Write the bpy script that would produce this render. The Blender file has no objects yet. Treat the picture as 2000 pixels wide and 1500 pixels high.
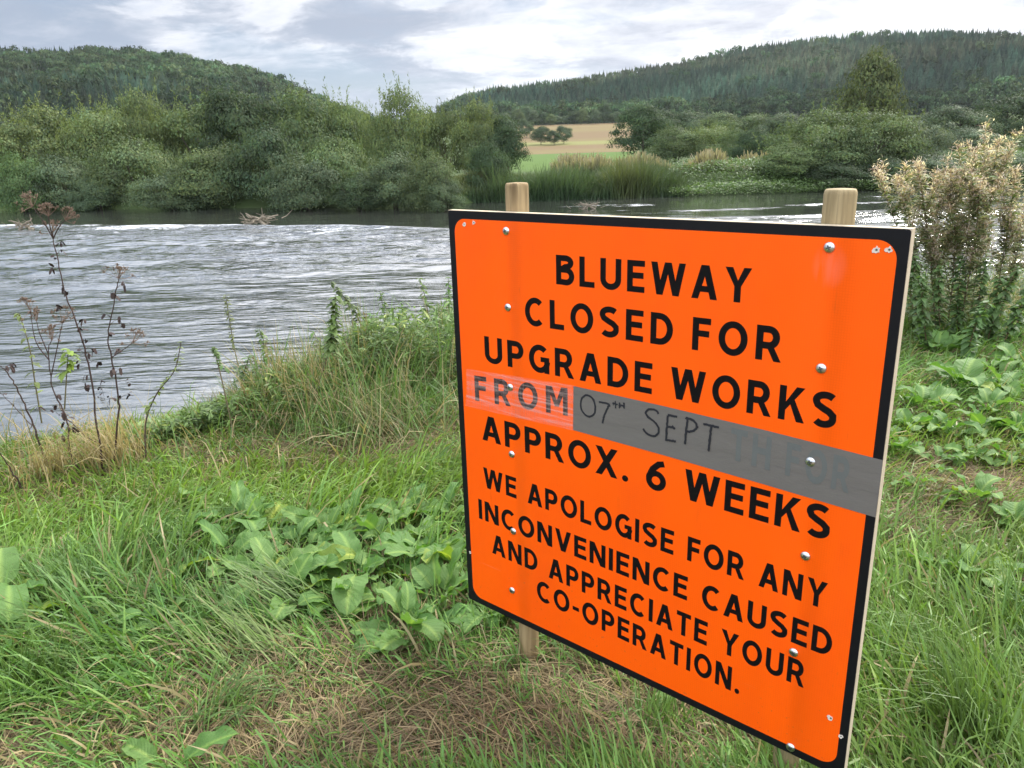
import bpy, math, random
import numpy as np
from mathutils import Matrix, Vector

SC = bpy.context.scene
COL = SC.collection
rng = np.random.RandomState(7)

# ------------------------------------------------------------------ camera
EYE = np.array([0.0, 0.0, 1.48])
FPX = 1483.57                                    # focal length for a 2000 px wide frame
RW = np.array([[0.99951612, -0.03110505, 0.0],
               [-0.00928024, -0.29820731, 0.95445601],
               [-0.0296884, -0.95399417, -0.29835168]])   # lens axes (right, down, forward) in world axes
cd = bpy.data.cameras.new('camera')
cam = bpy.data.objects.new('camera', cd)
COL.objects.link(cam)
cd.sensor_width = 36.0
cd.lens = 36.0 * FPX / 2000.0
cd.clip_start = 0.05
cd.clip_end = 6000.0
M = Matrix.Identity(4)
for i in range(3):
    M[i][0], M[i][1], M[i][2], M[i][3] = RW[i, 0], -RW[i, 1], -RW[i, 2], EYE[i]
cam.matrix_world = M
SC.camera = cam

# ------------------------------------------------------------------ light
SUN_EL, SUN_AZ = math.radians(44), math.radians(42)      # azimuth clockwise from +Y
w = bpy.data.worlds.new('World')
SC.world = w
w.use_nodes = True
NT = w.node_tree
for n in list(NT.nodes):
    NT.nodes.remove(n)


class NG:
    """small helper for wiring shader nodes"""
    def __init__(s, t): s.t = t
    def n(s, kind, **kw):
        nd = s.t.nodes.new(kind)
        for k, v in kw.items(): setattr(nd, k, v)
        return nd
    def link(s, a, b): s.t.links.new(a, b)
    def put(s, sock, v):
        if hasattr(v, 'is_output'): s.link(v, sock)
        elif v is not None:
            sock.default_value = v
    def math(s, op, a, b=None, c=None, clamp=False):
        nd = s.n('ShaderNodeMath', operation=op); nd.use_clamp = clamp
        s.put(nd.inputs[0], a); s.put(nd.inputs[1], b); s.put(nd.inputs[2], c)
        return nd.outputs[0]
    def vmath(s, op, a, b=None):
        nd = s.n('ShaderNodeVectorMath', operation=op)
        s.put(nd.inputs[0], a); s.put(nd.inputs[1], b)
        return nd.outputs['Value'] if op in ('DOT_PRODUCT', 'LENGTH', 'DISTANCE') else nd.outputs[0]
    def mix(s, f, a, b, blend='MIX'):
        nd = s.n('ShaderNodeMix', data_type='RGBA', blend_type=blend)
        s.put(nd.inputs[0], f); s.put(nd.inputs[6], a); s.put(nd.inputs[7], b)
        return nd.outputs[2]
    def ss(s, v, a, b, to0=0.0, to1=1.0):
        nd = s.n('ShaderNodeMapRange', interpolation_type='SMOOTHSTEP')
        s.put(nd.inputs[0], v); s.put(nd.inputs[1], a); s.put(nd.inputs[2], b)
        s.put(nd.inputs[3], to0); s.put(nd.inputs[4], to1)
        return nd.outputs[0]
    def noise(s, vec, scale, detail=4, rough=0.55, dist=0.0, out=0):
        nd = s.n('ShaderNodeTexNoise')
        s.put(nd.inputs['Vector'], vec)
        nd.inputs['Scale'].default_value = scale; nd.inputs['Detail'].default_value = detail
        nd.inputs['Roughness'].default_value = rough; nd.inputs['Distortion'].default_value = dist
        return nd.outputs[out]
    def mapping(s, vec, scale=(1, 1, 1), loc=(0, 0, 0), rot=(0, 0, 0)):
        nd = s.n('ShaderNodeMapping')
        s.put(nd.inputs[0], vec); nd.inputs[1].default_value = loc
        nd.inputs[2].default_value = rot; nd.inputs[3].default_value = scale
        return nd.outputs[0]
    def sep(s, v):
        nd = s.n('ShaderNodeSeparateXYZ'); s.put(nd.inputs[0], v); return nd.outputs
    def comb(s, x, y, z):
        nd = s.n('ShaderNodeCombineXYZ'); s.put(nd.inputs[0], x); s.put(nd.inputs[1], y); s.put(nd.inputs[2], z)
        return nd.outputs[0]


g = NG(NT)
sky = g.n('ShaderNodeTexSky', sky_type='NISHITA')
sky.sun_disc = False
sky.sun_elevation = SUN_EL
sky.sun_rotation = SUN_AZ
sky.air_density = 1.2; sky.dust_density = 1.5; sky.ozone_density = 2.0
skyb = g.mix(1.0, sky.outputs[0], (0.085, 0.085, 0.085, 1), 'MULTIPLY')
tc = g.n('ShaderNodeTexCoord')
dirv = tc.outputs['Generated']
dx, dy, dz = g.sep(dirv)
zz = g.math('MAXIMUM', dz, 0.0)
den = g.math('ADD', zz, 0.20)
pl = g.comb(g.math('DIVIDE', dx, den), g.math('DIVIDE', dy, den), 0.0)      # the cloud layer overhead, seen in perspective
big = g.noise(g.mapping(pl, (0.55, 0.65, 1), (3.1, 1.2, 0)), 1.0, 4, 0.5, 0.5)
fine = g.noise(g.mapping(pl, (1.0, 1.3, 1), (0.4, 5.3, 2.0), (0, 0, 0.5)), 1.9, 8, 0.58, 0.4)
wisp = g.noise(g.mapping(pl, (2.2, 3.4, 1), (7.7, 2.1, 0.0), (0, 0, -0.3)), 1.6, 6, 0.6, 1.0)
puff = g.noise(g.mapping(pl, (1.0, 1.0, 1), (2.3, 9.1, 1.0)), 1.9, 7, 0.58, 0.35)
sund = g.vmath('DOT_PRODUCT', dirv, (math.sin(SUN_AZ) * math.cos(SUN_EL), math.cos(SUN_AZ) * math.cos(SUN_EL), math.sin(SUN_EL)))
glow = g.ss(sund, 0.35, 0.97)
# thickness of the cloud: light wisps and heaped edges over grey bellies
t1 = g.math('ADD', g.math('MULTIPLY', fine, 0.80), g.math('MULTIPLY', wisp, 0.40))
t1 = g.math('ADD', t1, g.math('MULTIPLY', glow, 0.16))
t1 = g.math('ADD', t1, g.math('MULTIPLY', dx, 0.16))
t1 = g.math('ADD', t1, g.math('MULTIPLY', dz, 0.35))
t1 = g.math('ADD', t1, g.math('MULTIPLY', g.math('SUBTRACT', puff, 0.5), 0.55))
lum = g.ss(t1, 0.50, 0.93)
belly = g.mix(glow, (0.262, 0.312, 0.400, 1), (0.40, 0.41, 0.47, 1))
top = g.mix(glow, (0.57, 0.59, 0.64, 1), (0.78, 0.78, 0.81, 1))
cloud = g.mix(lum, belly, top)
rim = g.math('MULTIPLY', g.ss(puff, 0.50, 0.60), g.ss(puff, 0.74, 0.60))
cloud = g.mix(g.math('MULTIPLY', rim, 0.70), cloud, g.mix(glow, (0.68, 0.69, 0.73, 1), (0.92, 0.92, 0.93, 1)))
cover = g.ss(g.math('ADD', big, g.math('MULTIPLY', wisp, 0.25)), 0.40, 0.60)
gap = g.mix(1.0, g.mix(1.0, skyb, (0.50, 0.50, 0.52, 1), 'MULTIPLY'), (0.07, 0.11, 0.19, 1), 'ADD')
skyc = g.mix(cover, gap, cloud)
# unseen brightness added overhead and behind the viewer to light sign and ground
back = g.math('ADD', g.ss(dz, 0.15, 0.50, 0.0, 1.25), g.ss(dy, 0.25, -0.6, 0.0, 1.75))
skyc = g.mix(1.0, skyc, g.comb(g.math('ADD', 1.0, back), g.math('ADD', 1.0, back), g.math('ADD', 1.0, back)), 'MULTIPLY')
pa, pe = math.radians(-17), math.radians(24)
hot = g.ss(g.vmath('DOT_PRODUCT', dirv, (math.sin(pa) * math.cos(pe), math.cos(pa) * math.cos(pe), math.sin(pe))), 0.86, 0.99)
hot = g.math('ADD', 1.0, g.math('MULTIPLY', hot, g.math('MULTIPLY', g.ss(dz, 0.17, 0.28), 0.75)))
skyc = g.mix(1.0, skyc, g.comb(hot, hot, hot), 'MULTIPLY')
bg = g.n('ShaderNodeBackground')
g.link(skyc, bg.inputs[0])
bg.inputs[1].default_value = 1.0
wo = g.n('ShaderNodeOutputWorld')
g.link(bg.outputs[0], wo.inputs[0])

sl = bpy.data.lights.new('sun', 'SUN')
sl.energy = 3.8
sl.angle = math.radians(9)
sl.color = (1.0, 0.95, 0.87)
so = bpy.data.objects.new('sun', sl)
COL.objects.link(so)
sdir = Vector((math.sin(SUN_AZ) * math.cos(SUN_EL), math.cos(SUN_AZ) * math.cos(SUN_EL), math.sin(SUN_EL)))
so.rotation_euler = sdir.to_track_quat('Z', 'Y').to_euler()
so.location = (60, 80, 120)

SC.view_settings.view_transform = 'Standard'
SC.view_settings.look = 'None'
SC.view_settings.exposure = 0.56
SC.view_settings.gamma = 1.0
SC.cycles.max_bounces = 6
SC.cycles.diffuse_bounces = 3
SC.cycles.glossy_bounces = 3
SC.cycles.transmission_bounces = 4
SC.cycles.transparent_max_bounces = 8
SC.cycles.use_denoising = True

# ------------------------------------------------------------------ helpers: objects and tags


def tag(o, label=None, cat=None, group=None, kind=None):
    if label: o['label'] = label
    if cat: o['category'] = cat
    if group: o['group'] = group
    if kind: o['kind'] = kind
    return o


def empty(name, loc=(0, 0, 0), rz=0.0):
    o = bpy.data.objects.new(name, None)
    o.empty_display_size = 0.1
    COL.objects.link(o)
    o.location = loc
    o.rotation_euler = (0, 0, rz)
    return o


class Geo:
    """collects vertices, quads, triangles and a tint per vertex"""
    def __init__(s):
        s.V, s.Q, s.T, s.C, s.n = [], [], [], [], 0
    def add(s, V, Q=None, T=None, C=(1, 1, 1)):
        V = np.asarray(V, float).reshape(-1, 3)
        C = np.broadcast_to(np.asarray(C, float), V.shape)
        s.V.append(V); s.C.append(C)
        if Q is not None and len(Q): s.Q.append(np.asarray(Q, int).reshape(-1, 4) + s.n)
        if T is not None and len(T): s.T.append(np.asarray(T, int).reshape(-1, 3) + s.n)
        s.n += len(V)
        return s
    def arrays(s):
        V = np.concatenate(s.V); C = np.concatenate(s.C)
        Q = np.concatenate(s.Q) if s.Q else np.zeros((0, 4), int)
        T = np.concatenate(s.T) if s.T else np.zeros((0, 3), int)
        return V, Q, T, C
    def mesh(s, name, mat=None, smooth=False, lc=None):
        V, Q, T, C = s.arrays()
        me = bpy.data.meshes.new(name)
        me.vertices.add(len(V))
        me.vertices.foreach_set('co', V.astype(np.float32).ravel())
        nl = len(Q) * 4 + len(T) * 3
        me.loops.add(nl)
        me.loops.foreach_set('vertex_index', np.concatenate([Q.ravel(), T.ravel()]).astype(np.int32))
        me.polygons.add(len(Q) + len(T))
        st = np.concatenate([np.arange(len(Q)) * 4, len(Q) * 4 + np.arange(len(T)) * 3]).astype(np.int32)
        me.polygons.foreach_set('loop_start', st)
        me.polygons.foreach_set('use_smooth', np.full(len(Q) + len(T), smooth))
        at = me.attributes.new('tint', 'FLOAT_COLOR', 'POINT')
        at.data.foreach_set('color', np.concatenate([C, np.ones((len(C), 1))], 1).astype(np.float32).ravel())
        if lc is not None:
            a2 = me.attributes.new('lc', 'FLOAT_COLOR', 'POINT')
            a2.data.foreach_set('color', np.asarray(lc, np.float32).ravel())
        me.update(calc_edges=True)
        if mat: me.materials.append(mat)
        return me
    def build(s, name, mat=None, parent=None, smooth=False, lc=None):
        o = bpy.data.objects.new(name, s.mesh(name, mat, smooth, lc))
        COL.objects.link(o)
        if parent: o.parent = parent
        return o


def norm(a):
    return a / np.maximum(np.linalg.norm(a, axis=-1, keepdims=True), 1e-9)


def ribbons(geo, p0, d0, L, W, prof, droop, C, twist=None, r=rng, tipC=None):
    """N curved leaves/blades: start points, start directions, lengths, widths, width profile, droop"""
    N = len(p0); S = len(prof) - 1
    d0 = norm(d0)
    L = np.broadcast_to(L, N).astype(float); W = np.broadcast_to(W, N).astype(float)
    droop = np.broadcast_to(droop, N).astype(float)
    if twist is None: twist = r.uniform(-0.7, 0.7, N)
    side = np.cross(d0, np.array([0, 0, 1.0])) + 1e-4
    side = norm(side)
    upv = np.cross(side, d0)
    side = norm(side * np.cos(twist)[:, None] + upv * np.sin(twist)[:, None])
    P = p0.copy(); pts = []
    for k in range(S + 1):
        pts.append(P.copy())
        d = d0.copy(); d[:, 2] -= droop * (k + 0.5) / S
        P = P + norm(d) * (L / S)[:, None]
    V = np.zeros((N, S + 1, 2, 3))
    for k in range(S + 1):
        h = side * (W * prof[k] * 0.5)[:, None]
        V[:, k, 0] = pts[k] - h; V[:, k, 1] = pts[k] + h
    b = np.arange(N)[:, None] * (2 * (S + 1))
    Q = np.stack([np.stack([b[:, 0] + 2 * k, b[:, 0] + 2 * k + 1, b[:, 0] + 2 * k + 3, b[:, 0] + 2 * k + 2], 1) for k in range(S)], 1)
    C = np.broadcast_to(np.asarray(C, float), (N, 3))
    CC = np.repeat(C[:, None, None, :], S + 1, 1).repeat(2, 2)
    if tipC is not None:
        f = np.linspace(0, 1, S + 1)[None, :, None, None] ** 2
        CC = CC * (1 - f) + np.broadcast_to(np.asarray(tipC, float), (N, 3))[:, None, None, :] * f
    geo.add(V.reshape(-1, 3), Q.reshape(-1, 4), None, CC.reshape(-1, 3))


def tube(geo, pts, rad, sides=6, C=(1, 1, 1), cap=True):
    pts = np.asarray(pts, float); n = len(pts)
    rad = np.broadcast_to(rad, n)
    tan = norm(np.gradient(pts, axis=0))
    ref = np.array([0.13, 0.97, 0.2]) if abs(tan[0][1]) < 0.9 else np.array([1.0, 0.1, 0.0])
    V = []
    for i in range(n):
        u = norm(np.cross(tan[i], ref)); v = np.cross(tan[i], u)
        a = np.arange(sides) * 2 * math.pi / sides
        V.append(pts[i] + rad[i] * (np.cos(a)[:, None] * u + np.sin(a)[:, None] * v))
    V = np.concatenate(V)
    Q = [[i * sides + j, i * sides + (j + 1) % sides, (i + 1) * sides + (j + 1) % sides, (i + 1) * sides + j]
         for i in range(n - 1) for j in range(sides)]
    T = []
    if cap:
        V = np.vstack([V, pts[-1:]])
        T = [[(n - 1) * sides + j, (n - 1) * sides + (j + 1) % sides, n * sides] for j in range(sides)]
    geo.add(V, Q, T, C)


def box(geo, x0, x1, y0, y1, z0, z1, C=(1, 1, 1)):
    V = [(x, y, z) for x in (x0, x1) for y in (y0, y1) for z in (z0, z1)]
    Q = [(0, 1, 3, 2), (4, 6, 7, 5), (0, 4, 5, 1), (2, 3, 7, 6), (0, 2, 6, 4), (1, 5, 7, 3)]
    geo.add(V, Q, None, C)


def curve_pts(ctrl, n=24):
    """Catmull-Rom through the control points"""
    c = np.asarray(ctrl, float)
    c = np.vstack([2 * c[0] - c[1], c, 2 * c[-1] - c[-2]])
    out = []
    m = len(c) - 3
    for q in np.linspace(0, m - 1e-6, n):
        i = int(q); t = q - i
        a, b, d, e = c[i], c[i + 1], c[i + 2], c[i + 3]
        out.append(0.5 * ((2 * b) + (-a + d) * t + (2 * a - 5 * b + 4 * d - e) * t * t + (-a + 3 * b - 3 * d + e) * t ** 3))
    return np.array(out)


_lat = {}
def vnoise(x, y, seed=0):
    """smooth value noise in 0..1"""
    if seed not in _lat: _lat[seed] = np.random.RandomState(seed + 100).rand(256, 256)
    Lt = _lat[seed]
    x = np.asarray(x, float); y = np.asarray(y, float)
    xi = np.floor(x).astype(int); yi = np.floor(y).astype(int)
    fx = x - xi; fy = y - yi
    fx = fx * fx * (3 - 2 * fx); fy = fy * fy * (3 - 2 * fy)
    a = Lt[xi % 256, yi % 256]; b = Lt[(xi + 1) % 256, yi % 256]
    c = Lt[xi % 256, (yi + 1) % 256]; d = Lt[(xi + 1) % 256, (yi + 1) % 256]
    return (a * (1 - fx) + b * fx) * (1 - fy) + (c * (1 - fx) + d * fx) * fy


def fbm(x, y, seed=0, o=4):
    s = 0; a = 0.5; t = 0
    for k in range(o):
        s = s + a * vnoise(x * 2 ** k, y * 2 ** k, seed + k); t += a; a *= 0.5
    return s / t


def sstep(x, a, b):
    t = np.clip((np.asarray(x, float) - a) / (b - a), 0, 1)
    return t * t * (3 - 2 * t)


# ------------------------------------------------------------------ the lie of the land
WATER = -1.02
_cx = np.array([-60, -14, -6, -3.5, -2.75, -2.0, -1.5, -1.0, 0.0, 2.0, 4.0, 8.0, 16.0, 60.0])
_cy = np.array([-22, 0.2, 2.4, 3.5, 3.8, 4.15, 4.4, 4.65, 5.1, 5.9, 6.7, 8.8, 13.0, 40.0])


def crest_d(x, y):
    """signed distance past the top of the near bank, towards the river"""
    return (y - np.interp(x, _cx, _cy)) * 0.82


def ground_z(x, y):
    x = np.asarray(x, float); y = np.asarray(y, float)
    d = crest_d(x, y)
    z = -1.75 * sstep(d, -0.25, 3.6)
    z = z + 0.07 * (fbm(x * 0.9, y * 0.9, 3) - 0.5) + 0.03 * (fbm(x * 4, y * 4, 9) - 0.5)
    return z


def shore_y(x):
    return np.interp(x, [-120, -40, -26, -12, -6, -2.4, -0.5, 2.9, 8, 12, 30, 120], [60, 45, 41.0, 37.2, 35.8, 34.9, 37.6, 38.8, 38.0, 37.2, 37.5, 44])


def far_z(x, y):
    x = np.asarray(x, float); y = np.asarray(y, float)
    shore = shore_y(x)
    z = -1.8 + 1.7 * sstep(y - shore, -1.0, 3.0)
    z = z + 10.2 * sstep(y, 150, 360) + 0.25 * (fbm(x * .05, y * .05, 21) - 0.5)
    return z


def ray(px, py):
    return RW @ np.array([(px - 1000) / FPX, (py - 750) / FPX, 1.0])


def on_plane(px, py, z):
    d = ray(px, py)
    return EYE + d * ((z - EYE[2]) / d[2])


def on_ground(px, py):
    z = 0.0
    for _ in range(12):
        p = on_plane(px, py, z); z = 0.5 * z + 0.5 * float(ground_z(p[0], p[1]))
    p[2] = float(ground_z(p[0], p[1]))
    return p


def at_depth(px, py, y):
    d = ray(px, py)
    return EYE + d * (y / d[1])


# ------------------------------------------------------------------ materials
def new_mat(name):
    m = bpy.data.materials.new(name)
    m.use_nodes = True
    t = m.node_tree
    for n in list(t.nodes): t.nodes.remove(n)
    gg = NG(t)
    out = gg.n('ShaderNodeOutputMaterial')
    return m, gg, out


def pbr(gg, col, rough=0.6, spec=0.5, metal=0.0, normal=None):
    b = gg.n('ShaderNodeBsdfPrincipled')
    gg.put(b.inputs['Base Color'], col)
    gg.put(b.inputs['Roughness'], rough)
    gg.put(b.inputs['Specular IOR Level'], spec)
    gg.put(b.inputs['Metallic'], metal)
    if normal is not None: gg.link(normal, b.inputs['Normal'])
    return b


def bump(gg, height, strength=0.3, dist=0.01):
    nd = gg.n('ShaderNodeBump')
    nd.inputs['Strength'].default_value = strength
    nd.inputs['Distance'].default_value = dist
    gg.link(height, nd.inputs['Height'])
    return nd.outputs[0]


def plain(name, col, rough=0.6, spec=0.5, metal=0.0, var=0.12, scale=40):
    m, gg, out = new_mat(name)
    tcn = gg.n('ShaderNodeTexCoord').outputs['Object']
    nz = gg.noise(tcn, scale, 5, 0.6)
    c = gg.mix(nz, tuple(v * (1 - var) for v in col) + (1,), tuple(min(1, v * (1 + var)) for v in col) + (1,))
    b = pbr(gg, c, rough, spec, metal)
    gg.link(b.outputs[0], out.inputs[0])
    return m


def foliage(name, col, trans=0.35, rough=0.55, spec=0.25, jitter=0.25, patch=0.0, pscale=0.5):
    """leaf material: per-vertex tint times a base colour, partly see-through to light"""
    m, gg, out = new_mat(name)
    at = gg.n('ShaderNodeAttribute', attribute_name='tint').outputs['Color']
    oi = gg.n('ShaderNodeObjectInfo').outputs['Random']
    c = gg.mix(1.0, at, tuple(col) + (1,), 'MULTIPLY')
    hs = gg.n('ShaderNodeHueSaturation')
    gg.put(hs.inputs['Hue'], gg.math('ADD', 0.5 - 0.02 * jitter * 4 / 2, gg.math('MULTIPLY', oi, 0.02 * jitter * 4)))
    gg.put(hs.inputs['Value'], gg.math('ADD', 1 - jitter / 2, gg.math('MULTIPLY', oi, jitter)))
    gg.put(hs.inputs['Color'], c)
    c = hs.outputs[0]
    if patch:
        pos = gg.n('ShaderNodeNewGeometry').outputs['Position']
        nz = gg.ss(gg.noise(pos, pscale, 3, 0.5), 0.3, 0.7)
        c = gg.mix(gg.math('MULTIPLY', nz, patch), c, gg.mix(1.0, c, (1.28, 1.22, 0.85, 1), 'MULTIPLY'))
    b = pbr(gg, c, rough, spec)
    tr = gg.n('ShaderNodeBsdfTranslucent')
    gg.link(gg.mix(1.0, c, (1.25, 1.3, 0.7, 1), 'MULTIPLY'), tr.inputs[0])
    mx = gg.n('ShaderNodeMixShader')
    mx.inputs[0].default_value = trans
    gg.link(b.outputs[0], mx.inputs[1]); gg.link(tr.outputs[0], mx.inputs[2])
    gg.link(mx.outputs[0], out.inputs[0])
    return m


def ground_mat(name, cols, scale=3.0, fine=60.0, bumpd=0.02):
    m, gg, out = new_mat(name)
    pos = gg.n('ShaderNodeNewGeometry').outputs['Position']
    a = gg.ss(gg.noise(pos, scale, 5, 0.6), 0.35, 0.65)
    b_ = gg.noise(pos, fine, 5, 0.65)
    c = gg.mix(a, cols[0] + (1,), cols[1] + (1,))
    c = gg.mix(gg.ss(b_, 0.4, 0.7), c, cols[2] + (1,))
    bs = pbr(gg, c, 0.9, 0.15, normal=bump(gg, b_, 0.8, bumpd))
    gg.link(bs.outputs[0], out.inputs[0])
    return m


M_ground = ground_mat('thatch_and_soil', [(0.10, 0.072, 0.042), (0.075, 0.072, 0.03), (0.19, 0.135, 0.075)], 2.5, 70)


def field_material():
    m, gg, out = new_mat('fields')
    pos = gg.n('ShaderNodeNewGeometry').outputs['Position']
    x, y, z = gg.sep(pos)
    n1 = gg.noise(gg.mapping(pos, (0.03, 0.10, 0.1)), 1.0, 5, 0.6)
    n2 = gg.noise(pos, 0.8, 5, 0.6)
    straw = gg.mix(n1, (0.168, 0.128, 0.058, 1), (0.125, 0.104, 0.044, 1))
    rows = gg.ss(gg.noise(gg.mapping(pos, (0.004, 0.05, 0.1)), 1.0, 3, 0.5), 0.42, 0.6)
    straw = gg.mix(rows, straw, (0.138, 0.098, 0.050, 1))
    band = gg.math('MULTIPLY', gg.ss(y, 196, 204), gg.ss(y, 222, 212))
    straw = gg.mix(gg.math('MULTIPLY', band, 0.65), straw, (0.17, 0.19, 0.06, 1))
    green = gg.mix(n2, (0.058, 0.105, 0.022, 1), (0.085, 0.135, 0.032, 1))
    edge = gg.math('ADD', y, gg.math('MULTIPLY', n2, 6))
    c = gg.mix(gg.ss(edge, 150, 156), green, straw)
    c = gg.mix(gg.ss(y, 322, 330), c, (0.03, 0.045, 0.02, 1))
    rough = gg.mix(n2, (0.035, 0.060, 0.020, 1), (0.070, 0.095, 0.035, 1))
    side = gg.math('ADD', gg.math('MULTIPLY', y, -0.165), x)
    c = gg.mix(gg.ss(side, -1.5, 1.5), c, rough)
    side2 = gg.math('ADD', gg.math('MULTIPLY', y, -0.005), x)
    c = gg.mix(gg.ss(side2, 1.5, -1.5), c, rough)
    c = gg.mix(gg.ss(y, 56, 48), c, rough)
    b = pbr(gg, c, 0.95, 0.1)
    gg.link(b.outputs[0], out.inputs[0])
    return m


M_field = field_material()
M_hill = ground_mat('forest_floor', [(0.030, 0.042, 0.022), (0.022, 0.034, 0.018), (0.05, 0.06, 0.03)], 0.05, 0.5, 0.5)

M_grass = foliage('grass_blades', (1, 1, 1), 0.30, 0.5, 0.35, 0.0)
M_straw = foliage('dry_blades', (1, 1, 1), 0.15, 0.7, 0.2, 0.0)
M_herb = foliage('herb_leaves', (1, 1, 1), 0.35, 0.5, 0.3, 0.25)
M_fluff = foliage('seed_fluff', (1, 1, 1), 0.55, 0.9, 0.05, 0.1)
M_stem = foliage('plant_stems', (1, 1, 1), 0.0, 0.7, 0.2, 0.2)
M_tree = {
    'pale': foliage('pale_willow_leaves', (0.118, 0.160, 0.068), 0.25, 0.6, 0.14, 0.2, 0.4, 0.5),
    'olive': foliage('olive_willow_leaves', (0.086, 0.120, 0.054), 0.25, 0.6, 0.14, 0.2, 0.4, 0.5),
    'grey': foliage('grey_green_leaves', (0.074, 0.106, 0.058), 0.2, 0.6, 0.14, 0.25, 0.35, 0.6),
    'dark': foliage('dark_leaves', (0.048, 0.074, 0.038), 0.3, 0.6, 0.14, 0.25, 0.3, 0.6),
    'bright': foliage('bright_leaves', (0.080, 0.125, 0.050), 0.25, 0.6, 0.14, 0.2, 0.3, 0.6),
    'silver': foliage('silver_leaves', (0.105, 0.132, 0.085), 0.30, 0.6, 0.14, 0.2, 0.2, 0.6),
    'gold': foliage('yellowing_leaves', (0.070, 0.086, 0.036), 0.35, 0.6, 0.14, 0.15, 0.4, 0.3),
}
M_forest = foliage('forest_needles', (1, 1, 1), 0.15, 0.7, 0.1, 0.0)
M_bark = ground_mat('bark', [(0.09, 0.075, 0.055), (0.06, 0.05, 0.04), (0.14, 0.12, 0.09)], 2.0, 20, 0.02)

# ------------------------------------------------------------------ near ground
def axis(segs):
    out = [np.array([segs[0][0]])]
    for a, b, n in segs: out.append(np.linspace(a, b, n + 1)[1:])
    return np.concatenate(out)


def grid_sheet(name, xs, ys, zf, mat, smooth=True):
    X, Y = np.meshgrid(xs, ys, indexing='ij')
    V = np.stack([X, Y, zf(X, Y)], -1).reshape(-1, 3)
    n, m = len(xs), len(ys)
    i, j = np.meshgrid(np.arange(n - 1), np.arange(m - 1), indexing='ij')
    a = (i * m + j).ravel()
    Q = np.stack([a, a + m, a + m + 1, a + 1], 1)
    gq = Geo(); gq.add(V, Q)
    return tag(gq.build(name, mat, None, smooth), kind='structure')


grid_sheet('ground', axis([(-60, -8, 26), (-8, -4, 40), (-4, 5, 150), (5, 9, 40), (9, 60, 26)]),
           axis([(-60, -2, 20), (-2, 1, 30), (1, 7.5, 120), (7.5, 14, 40), (14, 44, 30)]), ground_z, M_ground)
grid_sheet('far_bank', axis([(-1500, -200, 26), (-200, -60, 28), (-60, 60, 240), (60, 200, 28), (200, 1500, 26)]),
           axis([(33, 60, 90), (60, 340, 90), (340, 900, 20), (900, 4000, 20)]), far_z, M_field)

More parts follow.
